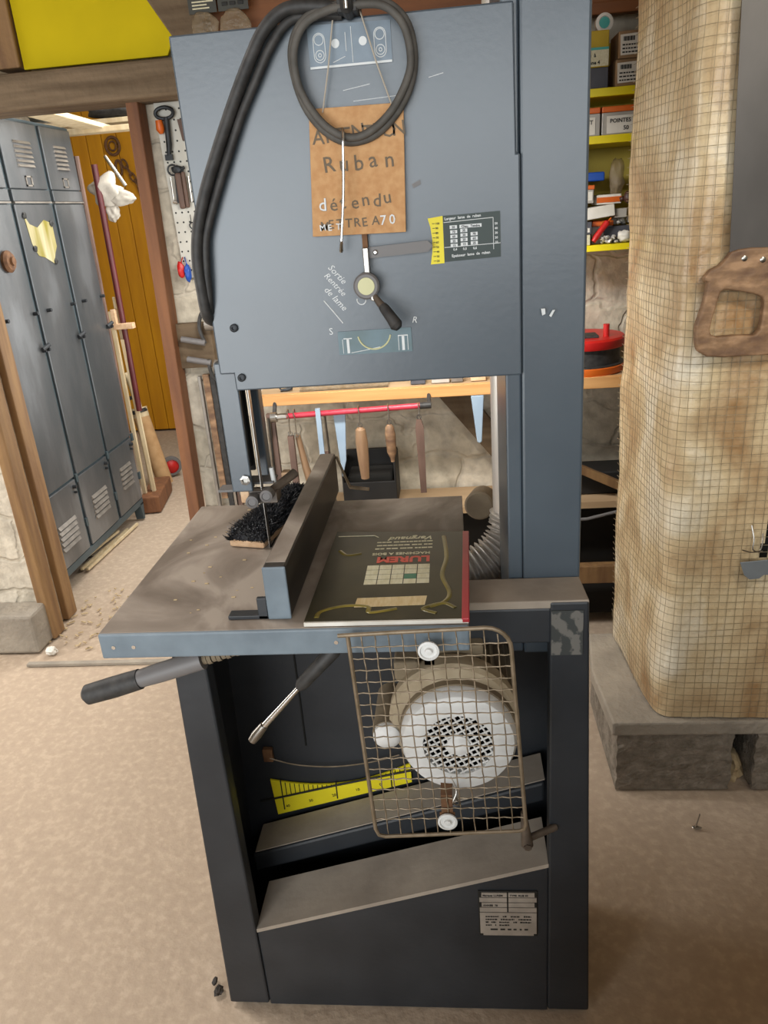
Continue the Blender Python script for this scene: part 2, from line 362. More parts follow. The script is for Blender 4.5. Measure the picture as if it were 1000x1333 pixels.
bm_ = MB(); bm_.box(-3.3, .20, 2.64, 2.80, 1.925, 2.03)
structure('trim_beam', bm_, M['beam'], bevel=.01)
structure('trim_post_upper', MB().box(-1.40, -1.315, 2.66, 2.74, 2.045, 2.75), M['oak'], bevel=.005)
structure('trim_brace', MB().prism([(-.90, 2.23), (-.76, 2.38), (-.70, 2.05), (-.79, 2.05)], 2.645, 2.70), M['beam'], bevel=.005)
structure('trim_board_upper', MB().box(-.70, 1.2, 2.70, 2.74, 2.065, 2.40), M['darkwood'], bevel=.004)
structure('trim_rail_upper', MB().box(-.70, 1.2, 2.66, 2.70, 2.03, 2.062), M['darkwood'], bevel=.003)
structure('trim_threshold', MB().box(-1.70, -.3, 2.440, 2.462, -.004, .006), M['slab'])
structure('trim_brace_wall', MB().prism([(-.10, .96), (.02, .96), (.26, .62), (.26, .50)], 2.74, 2.785), M['beam'])
structure('trim_tool_rail', MB().box(-1.0, -.86, 2.745, 2.785, 1.06, 1.22), M['beam'], bevel=.004)

# yellow board over the doorway, ochre planked door at the passage end
tag(MB().prism([(-1.31, 2.040), (-.842, 2.040), (-.81, 2.094), (-.95, 2.30), (-1.31, 2.30)], 2.675, 2.69).build('painted_board', M['yellowboard'], bevel=.002),
    'bright yellow painted board above the grey beam at upper left', 'board')
d1 = MB()
for k in range(5):
    x = -2.78 + k * .112
    d1.box(x, x + .108, 5.93, 5.96, .01, 2.36)
door = tag(d1.build('door_1', M['ochre'], bevel=.004), kind='structure')
structure('trim_light_slit', MB().box(-2.22, -2.19, 5.93, 5.98, .3, 2.4), M['page'])  # white strip painted in for the slit of light beside the door

# ================================================================== BANDSAW
saw = thing('bandsaw', 'tall blue-grey bandsaw with cast table standing on the concrete floor', 'bandsaw', (-.15, 1.25, 0))
P_, PD = M['paint'], M['paint_dark']
# base legs: folded posts that lean in a little towards the top
def leg(x0, x1, t0, t1, zt):
    return MB().hexa([(x0, 1.10, .008), (x1, 1.10, .008), (x1, 1.135, .008), (x0, 1.135, .008),
                      (t0, 1.10, zt), (t1, 1.10, zt), (t1, 1.135, zt), (t0, 1.135, zt)])
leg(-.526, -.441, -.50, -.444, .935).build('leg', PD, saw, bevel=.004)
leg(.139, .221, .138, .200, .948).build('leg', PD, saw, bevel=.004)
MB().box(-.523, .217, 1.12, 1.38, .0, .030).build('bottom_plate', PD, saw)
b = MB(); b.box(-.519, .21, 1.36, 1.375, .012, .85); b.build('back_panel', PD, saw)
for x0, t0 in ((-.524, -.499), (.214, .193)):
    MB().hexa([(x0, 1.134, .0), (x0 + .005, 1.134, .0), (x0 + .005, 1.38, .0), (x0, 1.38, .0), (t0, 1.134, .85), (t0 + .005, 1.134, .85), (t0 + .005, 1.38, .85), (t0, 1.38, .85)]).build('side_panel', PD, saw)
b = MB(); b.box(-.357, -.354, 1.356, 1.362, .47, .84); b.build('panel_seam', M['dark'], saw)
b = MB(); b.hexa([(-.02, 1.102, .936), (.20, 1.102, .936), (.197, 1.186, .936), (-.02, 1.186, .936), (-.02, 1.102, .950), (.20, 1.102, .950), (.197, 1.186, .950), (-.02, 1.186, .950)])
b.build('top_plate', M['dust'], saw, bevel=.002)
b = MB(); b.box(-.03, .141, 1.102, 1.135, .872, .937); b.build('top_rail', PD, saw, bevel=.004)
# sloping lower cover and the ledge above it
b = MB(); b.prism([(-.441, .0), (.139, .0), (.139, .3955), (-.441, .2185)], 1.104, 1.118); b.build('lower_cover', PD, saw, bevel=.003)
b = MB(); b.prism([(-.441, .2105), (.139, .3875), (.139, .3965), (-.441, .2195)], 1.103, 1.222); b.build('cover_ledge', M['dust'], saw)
b = MB(); b.prism([(-.48, .208), (.15, .403), (.15, .452), (-.48, .258)], 1.258, 1.345); b.build('tilted_crossbar', PD, saw, bevel=.006)
b = MB(); b.prism([(-.475, .2601), (.15, .4541), (.15, .4565), (-.475, .2625)], 1.262, 1.342); b.build('sawdust_layer', M['dust'], saw)
# yellow tilt scale on the back panel
N = 14
sc_top = [(-.446 + (.317) * i / N, .381 - .028 * math.sin(PI * i / N * .9) + .050 * (i / N) ** 1.6) for i in range(N + 1)]
b = MB(); b.prism([(-.440, .282), (-.128, .372)] + sc_top[::-1], 1.352, 1.356); scl = b.build('tilt_scale', M['yellow'], saw); scl['label'] = 'yellow tilt scale'
b = MB()
def topz(x):
    t = (x + .446) / .317 * N; i = min(N - 1, max(0, int(t))); f = t - i
    return sc_top[i][1] * (1 - f) + sc_top[i + 1][1] * f
for k in range(28):
    x = -.424 + k * .0104
    zl = .326 + (x + .446) * .245
    th = .0024 if k % 12 == 0 else .0015
    b.box(x, x + th, 1.3505, 1.353, zl if k % 12 else zl - .034, topz(x) + (.006 if k % 12 == 0 else -.001))
for k, t in enumerate(('40', '30', '20', '10', '0')):
    b.text(t, .010, front(-.418 + k * .0545, 1.3512, .303 + k * .0150, .25))
b.build('graduations', M['ink'], scl)
b = MB(); b.tube([(-.475, 1.349, .322), (-.30, 1.348, .367), (-.11, 1.347, .412)], .0022, 6); b.build('pointer_wire', M['ink'], saw)
b = MB(); b.box(-.452, -.430, 1.345, 1.358, .435, .468); b.build('rusty_tab', M['rust'], saw, bevel=.002)
b = MB(); b.tube(smoothpath([(-.437, 1.345, .446), (-.38, 1.345, .428), (-.30, 1.345, .422), (-.22, 1.345, .432), (-.15, 1.345, .452)]), .0016, 6); b.build('wire', M['rustwire'], saw)
b = MB(); b.box(.006, .118, 1.1005, 1.1045, .214, .330)
np_ = b.build('nameplate', M['ink'], saw, bevel=.001)
b = MB()
def cell(x0, x1, z0, z1): b.box(x0, x1, 1.0988, 1.1008, z0, z1)
for i, (a, c_) in enumerate(((.0125, .1125), (.0085, .1165), (.0125, .1125), (.0085, .1165))):
    z1 = .3275 - i * .0127
    cell(a, .0605, z1 - .0105, z1); cell(.0635, c_, z1 - .0105, z1)
b.prism([(.0085, .2765), (.1165, .2765), (.1165, .222), (.111, .222), (.111, .217), (.014, .217), (.014, .222), (.0085, .222)], 1.0988, 1.1008)
b.build('plate_cells', M['cream'], np_)
b = MB()
for t, x, z in (('Marque: LUREM', .0145, .3195), ('TYPE  RUB 40', .0660, .3195), ('ANNEE  78', .0150, .2940)):
    b.text(t, .0058, front(x, 1.0984, z), bold=.0001)
for z, xs in ((.2655, ((.019, .045), (.052, .060), (.067, .085), (.092, .107))), (.2580, ((.019, .042), (.048, .075), (.082, .107))),
              (.2505, ((.019, .026), (.030, .040), (.045, .065), (.072, .080), (.085, .107))), (.2430, ((.019, .032), (.037, .040), (.045, .065)))):
    for a, c_ in xs:
        x = a
        while x < c_:
            e_ = min(c_, x + random.uniform(.003, .0065)); b.box(x, e_ - .0008, 1.0983, 1.0989, z, z + random.uniform(.0024, .0034)); x = e_
for x0, x1 in ((.028, .042), (.047, .056), (.061, .068), (.072, .078), (.084, .088), (.093, .100)): b.box(x0, x1, 1.0983, 1.0989, .2315, .2350)
b.build('lettering', M['ink'], np_)
b = MB(); b.box(.140, .1905, 1.0975, 1.1015, .852, .934); b.build('torn_sticker', M['torn'], saw)
b = MB(); b.tube([(.090, 1.06, .560), (.093, 1.06, .525), (.096, 1.058, .488)], [.005, .008, .011], 12); b.tube([(.098, 1.064, .497), (.150, 1.098, .490)], .0065, 10)
b.cyl((.096, 1.046, .492), (.096, 1.070, .492), .007, n=6)
b.build('latch_lever', M['bronze'], saw, smooth=True)

# table, with a lip along the front
b = MB(); b.box(-.556, .007, .984, 1.517, .962, .980); b.build('table', M['table'], saw, bevel=.0015)
tb = saw.children[-1]
b = MB(); b.box(-.5565, .0075, .980, .990, .937, .9795); b.build('front_lip', M['paint_worn_lit'], tb, bevel=.003)
b = MB()
for x in (-.535, -.503, -.19): b.cyl((x, .9792, .957), (x, .984, .957), .0032, n=12)
b.build('screw', M['chrome'], tb)
b = MB(); b.box(-.3535, -.3505, 1.285, 1.517, .9795, .9808); b.build('blade_slot', M['dark'], tb)
# rip fence
b = MB(); b.box(-.296, -.261, 1.016, 1.572, .981, 1.068); fe = b.build('rip_fence', M['black_steel'], saw, bevel=.003)
b = MB(); b.box(-.2965, -.2605, 1.0115, 1.0155, .9805, 1.0685); b.build('end_cap', M['paint_worn_lit'], fe, bevel=.002)
b = MB(); b.box(-.360, -.297, 1.014, 1.034, .9805, .9865); b.box(-.312, -.297, 1.014, 1.022, .9805, 1.016); b.build('guide_bracket', PD, fe, bevel=.001)
b = MB(); b.box(-.2935, -.2635, 1.03, 1.57, 1.0682, 1.0692); b.build('dust_streak', M['table'], fe)
b = MB(); b.cyl((-.259, 1.568, 1.062), (-.238, 1.585, .985), .003, n=8); b.cyl((-.238, 1.585, .985), (-.195, 1.57, .984), .004, n=8); b.build('rear_hook', M['rustwire'], fe)

# tilt handle, hinged rod lever
b = MB(); b.tube([(-.613, 1.0, .857), (-.607, 1.0, .859), (-.560, 1.002, .8715), (-.516, 1.004, .884)], [.010, .0165, .0175, .0165], 18)
th = b.build('tilt_handle', M['rubber'], saw, smooth=True)
b = MB(); b.tube([(-.518, 1.004, .884), (-.482, 1.006, .894), (-.410, 1.010, .914)], [.0145, .0160, .0160], 18); b.build('sleeve', M['greyplastic'], th, smooth=True)
b = MB()
for k in range(16):
    t = k / 15; p = Vector((-.410 + .11 * t, 1.010 + .02 * t, .914 + .022 * t)); b.cyl(p, p + Vector((.006, .001, .0013)), .0105 if k % 2 else .009, n=14)
b.build('threaded_rod', M['motorbody'], th)
b = MB(); b.tube([(-.262, 1.0, .864), (-.256, 1.001, .870), (-.20, 1.005, .928), (-.192, 1.006, .936)], [.006, .0105, .012, .008], 16); lv = b.build('lever_grip', M['rubber'], saw, smooth=True)
b = MB(); b.tube([(-.328, .998, .792), (-.256, 1.001, .870)], [.0055, .004], 12); b.build('lever_rod', M['chrome'], lv, smooth=True)
b = MB(); b.tube([(-.348, .996, .768), (-.340, .997, .778), (-.325, .998, .796)], [.007, .0085, .007], 14); b.build('lever_socket', M['steel'], lv, smooth=True)

# column
b = MB(); b.box(.104, .1985, 1.188, 1.45, .80, 2.12); b.build('column', P_, saw, bevel=.004)
b = MB(); b.box(.0795, .1035, 1.194, 1.44, .80, 2.12); b.build('column_flange', P_, saw, bevel=.003)
b = MB(); b.prism([(.132, 1.396), (.134, 1.386), (.1385, 1.388), (.138, 1.396)], 1.1800, 1.1825)
b.prism([(.144, 1.385), (.147, 1.383), (.1525, 1.393), (.149, 1.393)], 1.1800, 1.1825); b.build('paint_chip', M['chalk'], saw)
# head with its door
b = MB(); b.prism([(-.362, 1.325), (-.343, 1.325), (-.343, 1.302), (.079, 1.302), (.079, 1.786), (-.362, 1.786)], 1.203, 1.50); b.build('head_box', PD, saw, bevel=.004)
b = MB(); b.prism([(-.367, 1.326), (-.3445, 1.326), (-.3445, 1.299), (.1035, 1.299), (.1035, 1.6085), (.0985, 1.6085), (.0965, 1.789), (-.367, 1.789)], 1.181, 1.202)
dr = b.build('head_door', P_, saw, bevel=.0025)
for x, z in ((-.333, 1.397), (-.332, 1.320)):
    b = MB(); b.lathe([(.0062, 0), (.0062, .004), (.0045, .005), (.0030, .005), (.0028, .002), (0, .002)], (x, 1.181, z), n=16); b.build('door_screw', M['padlock'], dr, smooth=True)
# plates on the door
def plate(name, poly, m_, parent, y=1.1795, th=.0016):
    return MB().prism(poly, y, y + th).build(name, m_, parent)
ul = plate('wheel_diagram_plate', [(-.177, 1.732), (-.065, 1.732), (-.065, 1.781), (-.177, 1.784)], M['bluelabel'], dr)
b = MB()
def outline(pts, r, y, closed=True): b.tube([(x, y, z) for x, z in pts], r, 5, closed=closed)
def circ(cx, cz, r, n=18, a0=0, a1=2 * PI): return [(cx + r * math.cos(a0 + (a1 - a0) * i / n), cz + r * math.sin(a0 + (a1 - a0) * i / n)) for i in range(n + (a1 - a0 < 6))]
for cx in (-.162, -.080):
    outline(circ(cx, 1.766, .0062), .0006, 1.179); outline(circ(cx, 1.748, .0058), .0006, 1.179); outline(circ(cx, 1.748, .002), .0006, 1.179)
    outline(circ(cx, 1.766, .0078, 10, 0, PI) + circ(cx, 1.747, .0078, 10, PI, 2 * PI), .0006, 1.179)
for cx in (-.140, -.103): b.prism(circ(cx, 1.760, .0055, 14), 1.1786, 1.1793)
for s in ((-.145, 1.738, -.128, 1.744), (-.118, 1.736, -.118, 1.778), (-.126, 1.750, -.126, 1.772)): b.tube([(s[0], 1.179, s[1]), (s[2], 1.179, s[3])], .0005, 5)
b.box(-.1765, -.0655, 1.1784, 1.1793, 1.7322, 1.7350)
b.build('diagram_lines', M['chalk'], ul)
# blade width and thickness plate
lp = plate('blade_size_plate', [(-.0065, 1.4715), (.0745, 1.4735), (.0745, 1.5355), (-.0065, 1.5345)], M['labelgreen'], dr)
b = MB()
b.text('Largeur  lame  de  ruban', .0052, front(-.0045, 1.1790, 1.5285, .03), bold=.00012)
b.text('Epaisseur  lame  de  ruban', .0052, front(.004, 1.1790, 1.4775, .03), bold=.00012)
for t, x in (('0,4', .0065), ('0,5', .0205), ('0,6', .035)): b.text(t, .0045, front(x, 1.1790, 1.4865), bold=.0001)
for k, t in enumerate(('10', '20', '30', '40', '50')): b.text(t, .0042, front(.0665, 1.1790, 1.4925 + k * .0063), bold=.0001)
for s in ((-.006, 1.5255, .0645, 1.5275), (.0645, 1.5275, .0645, 1.4845), (-.006, 1.4915, .0745, 1.4925)): b.tube([(s[0], 1.179, s[1]), (s[2], 1.179, s[3])], .0005, 5)
cells = [(.0025, 1.5185, .0130)] + [(.0030, 1.5120 - .0062 * k, .0130) for k in range(4)] + [(.0165, 1.5185, .0480)] + [(.0175, 1.5130 - .0062 * k, .0275) for k in range(4)] + [(.0320, 1.5075 - .0062 * k, .0420) for k in range(3)]
for x0, z, x1 in cells:
    b.box(x0, x1, 1.1788, 1.1796, z - .0023, z + .0023)
b.build('white_print', M['chalk'], lp)
b = MB()
nums = ['50', '70', '60', '25', '15', 'Chau.  Tendre', '35', '30', '20', '15', '70', '60', '25']
for (x0, z, x1), t in zip(cells, nums): b.text(t, .0045, front((x0 + x1) / 2, 1.1785, z - .0016), align='CENTER', bold=.0001)
b.build('black_print', M['ink'], lp)
ys = plate('width_scale', [(-.0285, 1.5325), (-.007, 1.5345), (-.007, 1.4700), (-.0270, 1.4695), (-.0238, 1.487), (-.0232, 1.503), (-.0250, 1.520)], M['yellow'], dr); ys['label'] = 'yellow width scale'
b = MB()
for k in range(9):
    z = 1.4735 + k * .0064
    b.box(-.0225, -.0185, 1.1788, 1.1796, z, z + .0007); b.text(str((k + 2) * 10), .0040, front(-.0180, 1.1790, z - .0012), bold=.00005)
b.build('scale_print', M['ink'], ys)
# tension dial, pointer and crank
b = MB(); b.box(-.1240, -.1165, 1.170, 1.181, 1.492, 1.519); b.build('dial_slide', M['rust'], dr)
b = MB(); b.box(-.1235, -.1155, 1.160, 1.181, 1.440, 1.500); b.build('dial_spindle', M['steel'], dr, bevel=.001)
b = MB(); b.prism([(-.125, 1.4995), (-.030, 1.5035), (-.0225, 1.4955), (-.030, 1.4880), (-.125, 1.4845)], 1.168, 1.1705); pt = b.build('pointer_arm', M['greyplastic'], dr)
b = MB()
for x, z in ((-.1195, 1.4915), (-.1060, 1.4925)): b.lathe([(.0035, 0), (.0035, .002), (.002, .0035), (0, .0035)], (x, 1.168, z), n=14)
b.build('pointer_screw', M['chrome'], pt, smooth=True)
b = MB(); b.lathe([(.0185, 0), (.0190, .004), (.0190, .016), (.0165, .0185), (.0125, .0185), (.0125, .0175), (0, .0175)], (-.1215, 1.170, 1.4475), n=36); kn = b.build('tension_knob', M['greyplastic'], dr, smooth=True)
b = MB(); b.lathe([(.0125, 0), (.0122, .0016), (0, .0022)], (-.1215, 1.1525, 1.4475), n=30); b.build('knob_cap', M['olive'], kn, smooth=True)
b = MB(); b.lathe([(.0042, 0), (.0042, .007), (.003, .008), (0, .008)], (-.1125, 1.160, 1.4300), n=14); b.build('knob_pin', M['steel'], kn, smooth=True)
b = MB(); b.tube([(-.1110, 1.156, 1.4330), (-.1035, 1.150, 1.4230), (-.0950, 1.145, 1.4140)], [.0045, .0055, .0060], 10); ck = b.build('tension_crank', M['bronze'], kn, smooth=True); ck['label'] = 'bronze crank arm'
b = MB(); b.tube([(-.0990, 1.146, 1.4185), (-.0960, 1.143, 1.4150), (-.0860, 1.138, 1.4010), (-.0800, 1.134, 1.3920), (-.0765, 1.132, 1.3880)], [.0068, .0078, .0088, .0098, .0055], 12); b.build('crank_grip', M['rubber'], ck, smooth=True)
rp = plate('release_plate', [(-.174, 1.346), (-.061, 1.3455), (-.0615, 1.3815), (-.1735, 1.381)], M['schema'], dr)
b = MB()
for cx, wd in ((-.159, .013), (-.0745, .015)):
    b.box(cx - wd / 2, cx + wd / 2, 1.1788, 1.1794, 1.3695, 1.3710); b.box(cx - .002, cx + .002, 1.1788, 1.1794, 1.348, 1.3700)
for x in (-.0815, -.0675, -.167): b.box(x - .0004, x + .0004, 1.1788, 1.1794, 1.348, 1.3695)
b.tube([(-.155, 1.179, 1.3485), (-.135, 1.179, 1.351), (-.110, 1.179, 1.355)], .0006, 5)
b.build('diagram_print', M['chalk'], rp)
b = MB(); arc = [(-.118 + .025 * math.cos(a), 1.376 + .024 * math.sin(a)) for a in [PI * 1.05 + PI * .9 * i / 14 for i in range(15)]]
b.tube([(x, 1.179, z) for x, z in arc], .0013, 6); b.build('arc_print', M['olive'], rp)
# chalk writing
b = MB(); A = math.radians(-50)
for t, x, z, s in (('Sortie', -.1800, 1.4750, .0135), ('Rentrée', -.1870, 1.4640, .0125), ('de lame', -.1890, 1.4440, .0135)):
    b.text(t, s, front(x, 1.1808, z, A), ext=.0002, shear=.25)
b.tube([(-.190, 1.1806, 1.4285), (-.176, 1.1806, 1.410), (-.164, 1.1806, 1.3935)], .0009, 6)
b.text('S', .0145, front(-.187, 1.1808, 1.3775), ext=.0002); b.text('R', .0130, front(-.060, 1.1808, 1.3880, -.1), ext=.0002, shear=.2)
b.tube([(x, 1.1806, z) for x, z in circ(-.1330, 1.4260, .0068, 10, PI * .9, PI * 2.1)], .0009, 6)
for s in ((-.135, 1.704, -.098, 1.709), (-.122, 1.690, -.062, 1.692), (-.018, 1.710, .002, 1.714)): b.tube([(s[0], 1.1809, s[1]), (s[2], 1.1809, s[3])], .0005, 5)
b.build('chalk_writing', M['chalk'], dr)
b = MB(); b.prism([(-.0485, 1.5795), (-.0365, 1.5845), (-.0355, 1.5785), (-.0465, 1.5740)], 1.1795, 1.1812); b.build('tape_scrap', M['greyplastic'], dr)

# blade, guide post and guides
b = MB(); b.box(-.3545, -.3535, 1.282, 1.297, .965, 1.31); b.build('saw_blade', M['steel'], saw)
b = MB(); b.box(-.401, -.364, 1.262, 1.270, 1.100, 1.33); gp = b.build('blade_guard', P_, saw, bevel=.002)
b = MB(); b.box(-.401, -.393, 1.27, 1.40, 1.11, 1.33); b.build('guard_side', PD, gp)
b = MB(); b.box(-.408, -.389, 1.385, 1.393, 1.10, 1.33); b.build('guard_inner_shade', M['dark'], gp)  # dark plate put in for the shade inside the guard
b = MB(); b.box(-.388, -.366, 1.395, 1.425, 1.075, 1.33); b.build('guide_post', P_, saw, bevel=.003)
b = MB(); b.lathe([(.0095, 0), (.0095, .006), (.0055, .0065), (.0055, .003), (0, .003)], (-.374, 1.262, 1.123), n=6); b.build('guard_nut', M['steel'], gp)
b = MB(); b.box(-.430, -.370, 1.270, 1.300, 1.098, 1.102); b.box(-.385, -.335, 1.30, 1.34, 1.100, 1.104); gd = b.build('guide_bracket', M['greyplastic'], saw)
b = MB(); b.tube([(-.395, 1.285, 1.092), (-.34, 1.29, 1.088), (-.30, 1.335, 1.108)], .009, 10); b.box(-.375, -.325, 1.275, 1.31, 1.072, 1.092); b.build('guide_body', M['bronze'], gd, bevel=.001)
for x, z in ((-.367, 1.082), (-.340, 1.092)):
    b = MB(); b.lathe([(.0115, 0), (.0115, .020), (.0075, .022), (.0065, .020), (0, .020)], (x, 1.275, z), n=22); b.build('guide_bearing', M['greyplastic'], gd, smooth=True)
b = MB(); b.box(-.392, -.376, 1.275, 1.295, 1.074, 1.096); b.box(-.325, -.310, 1.325, 1.345, 1.090, 1.112); b.build('guide_block', M['brushwood'], gd, bevel=.002)
b = MB(); b.cyl((-.336, 1.31, 1.10), (-.338, 1.31, 1.128), .0045, n=12); b.build('guide_pin', M['white'], gd)

# motor under the table
mc = Vector((-.016, 1.0, .764))
b = MB(); b.lathe([(.086, -.29), (.090, -.28), (.090, -.05), (.094, -.045), (.094, -.012), (.086, -.010)], mc, n=48)
for k in range(20):
    a = PI * k / 20 * 1.2 - .2; u = Vector((math.cos(a), 0, math.sin(a)))
    b.hexa([mc + u * .088 + Vector((-u.z, 0, u.x)) * s + Vector((0, y, 0)) for y, s in ((.05, -.002), (.05, .002), (.27, .002), (.27, -.002))] + [mc + u * .099 + Vector((-u.z, 0, u.x)) * s + Vector((0, y, 0)) for y, s in ((.05, -.002), (.05, .002), (.27, .002), (.27, -.002))])
mo = b.build('motor', M['motorbody'], saw, smooth=True)
b = MB(); b.lathe([(.085, -.075), (.101, -.070), (.105, -.055), (.105, -.035), (.099, -.028), (.085, -.026)], mc + Vector((-.006, 0, .012)), n=48); b.build('end_flange', M['motorflange'], mo, smooth=True)
b = MB(); b.lathe([(.0915, -.012), (.0915, .004), (.087, .012), (.076, .016), (.0555, .017), (.0545, .002)], mc, n=48, cap=False)
fc = b.build('fan_cover', M['white'], mo, smooth=True)
b = MB(); b.lathe([(.0545, .004), (0, .004)], mc, n=32); b.build('fan_recess', M['dark'], fc)
b = MB(); ga = .5
for k in range(-5, 6):
    d_ = k * .0097; h_ = math.sqrt(max(0, .0548 ** 2 - d_ ** 2))
    for an in (ga, ga + PI / 2):
        u = Vector((math.cos(an), 0, math.sin(an))); v_ = Vector((-u.z, 0, u.x)); q = mc + u * d_ + Vector((0, -.0145, 0))
        b.cyl(q - v_ * h_, q + v_ * h_, .0016, n=6)
b.build('grille', M['white'], fc)
b = MB(); b.lathe([(.018, .010), (.018, .0175), (.016, .019), (0, .019)], mc, n=28); b.build('hub', M['white'], fc, smooth=True)
b = MB(); b.lathe([(.0245, -.11), (.0245, 0)], (-.132, 1.03, .752), n=24); cp = b.build('capacitor', M['motorbody'], mo, smooth=True)
b = MB(); b.lathe([(.0225, 0), (.0225, .008), (.015, .015), (0, .017)], (-.132, 1.03, .752), n=24); b.build('capacitor_cap', M['white'], cp, smooth=True)
b = MB(); b.box(-.115, -.075, 1.05, 1.20, .84, .875); b.box(-.06, .03, 1.08, 1.25, .86, .885); b.build('mounting_foot', M['motorbody'], mo, bevel=.004)
b = MB()
for k in range(7): b.box(-.03 + k * .018, -.022 + k * .018, 1.352, 1.362, .74, .84)
b.build('vent_louver', PD, saw)
# wire guard before the motor
gc = [Vector((-.172, .955, .9835)), Vector((.050, .955, .9905)), Vector((.066, .955, .976)), Vector((.0845, .955, .628)), Vector((.080, .955, .621)), Vector((-.148, .955, .609)), Vector((-.1535, .955, .614)), Vector((-.167, .955, .975))]
fr = [Vector((-.182, .955, .9830)), Vector((-.10, .955, .9862)), Vector((.03, .955, .9902))]
fr += [Vector((.030 + .036 * math.sin(a), .955, .9542 + .036 * math.cos(a))) for a in [PI / 2 * i / 6 for i in range(1, 7)]]
fr += [Vector((.0845, .955, .635)), Vector((.082, .955, .624)), Vector((.074, .955, .620)), Vector((-.140, .955, .6085)), Vector((-.150, .955, .612)), Vector((-.1545, .955, .624)), Vector((-.1675, .955, .983))]
b = MB(); b.tube(fr, .0032, 8); gu = b.build('wire_guard', M['rustwire'], saw, smooth=True)
b = MB()
def gl(t): return Vector((-.1675 + .013 * t, .955, .983 - .359 * t))
def gr(t): return Vector((.066 + .0185 * t, .955, .985 - .357 * t))
R_ = 18
for k in range(1, R_):
    t = k / R_; a, c_ = gl(t), gr(t); n = 22
    pts = [a.lerp(c_, i / n) + Vector((0, .0009 * (-1) ** (i + k), random.uniform(-.0006, .0006))) for i in range(n + 1)]
    b.tube(pts, .00108, 5)
C_ = 12
for k in range(1, C_):
    t = k / C_; a = gl(.005).lerp(gr(.005), t); c_ = gl(1.03).lerp(gr(1.02), t)
    a.z += .004 if k < 11 else -.004 * (k - 10)
    n = 34
    pts = [a.lerp(c_, i / n) + Vector((random.uniform(-.0007, .0007), -.0009 * (-1) ** (i + k), 0)) for i in range(n + 1)]
    b.tube(pts, .00108, 5)
b.build('guard_mesh', M['rustwire'], gu)
for x, z in ((-.052, .957), (-.038, .643)):
    b = MB(); b.lathe([(.0155, 0), (.0155, .003), (.0125, .004), (.0115, .0015), (.0055, .0015), (.0050, .006), (.003, .0065), (0, .0065)], (x, .952, z), n=28); b.build('guard_knob', M['white'], gu, smooth=True)
b = MB(); b.box(-.059, -.045, .956, 1.06, .930, .940); b.box(-.059, -.045, .956, .960, .930, .966); b.build('guard_bracket', M['rust'], gu)
b = MB(); b.box(-.047, -.029, .957, .962, .636, .690); b.box(-.047, -.029, .962, 1.10, .682, .690); b.box(-.050, -.026, .9572, .9592, .632, .655)
b.build('guard_bracket', M['rust'], gu)
b = MB(); b.tube(smoothpath([(-.030, .962, .722), (-.022, .955, .700), (-.028, .950, .682), (-.018, .952, .676), (-.024, .953, .690)]), .0012, 5); b.build('tie_wire', M['steel'], gu)

# extraction duct behind the table
b = MB(); b.tube([(.122, 1.525, .915), (.122, 1.525, 1.30), (.122, 1.525, 1.9)], .051, 32); du = b.build('extraction_pipe', M['galv'], saw, smooth=True)
path = smoothpath([(.122, 1.525, .935), (.117, 1.52, .900), (.098, 1.505, .862), (.064, 1.49, .832), (.020, 1.475, .812), (-.04, 1.46, .800)], 10)
fine = []; rad = []
L_ = 0
for i in range(len(path) - 1):
    for j in range(4):
        fine.append(path[i].lerp(path[i + 1], j / 4)); L_ = i * 4 + j; rad.append(.0535 + .0052 * math.sin(L_ * 2 * PI / 13))
b = MB(); b.tube(fine, rad, 36); b.build('flexible_hose', M['galv'], du, smooth='all')
b = MB(); b.lathe([(.030, -.06), (.032, 0), (.028, .004), (0, .004)], (.043, 1.57, .935), (-.2, -1, .1), 24); b.build('dust_port', M['motorbody'], saw, smooth=True)

# ------------------------------------------------ things hung on and lying on the saw
b = MB(); b.tube([(-.118, 1.176, 1.792), (-.118, 1.150, 1.794), (-.118, 1.142, 1.803), (-.118, 1.142, 1.84)], .0085, 12); b.box(-.131, -.105, 1.150, 1.22, 1.789, 1.835); hk = b.build('hook_bracket', M['rubber'], saw, bevel=.002)
b = MB(); b.cyl((-.118, 1.139, 1.79), (-.118, 1.139, 1.85), .003, n=10); b.build('hook_rod', M['chrome'], hk)

ring = [(-.114, 1.800), (-.070, 1.797), (-.044, 1.774), (-.036, 1.737), (-.043, 1.701), (-.066, 1.667), (-.098, 1.644), (-.134, 1.640), (-.163, 1.656), (-.185, 1.685), (-.196, 1.722), (-.196, 1.757), (-.179, 1.785), (-.149, 1.797)]
b = MB(); b.tube(smoothpath([(x, 1.164, z) for x, z in ring], 7, True), .0062, 10, closed=True)
b.tube(smoothpath([(x * 1.0 + (.0035 if x < -.115 else -.0035) + .0, 1.1545, z - (.004 if z > 1.72 else -.004)) for x, z in ring], 7, True), .0052, 10, closed=True)
vb = b.build('drive_belt', M['beltedge'], smooth=True); tag(vb, 'black rubber belt loop hanging in front of the hardboard notice', 'belt', 'spare drive belts hung on the saw head')
bl = [(-.130, 1.166, 1.797), (-.175, 1.166, 1.803), (-.205, 1.166, 1.800), (-.232, 1.163, 1.780), (-.257, 1.163, 1.745), (-.283, 1.163, 1.702), (-.313, 1.163, 1.648), (-.342, 1.163, 1.591), (-.361, 1.163, 1.541), (-.369, 1.163, 1.499), (-.370, 1.166, 1.456), (-.371, 1.176, 1.418), (-.371, 1.21, 1.405)]
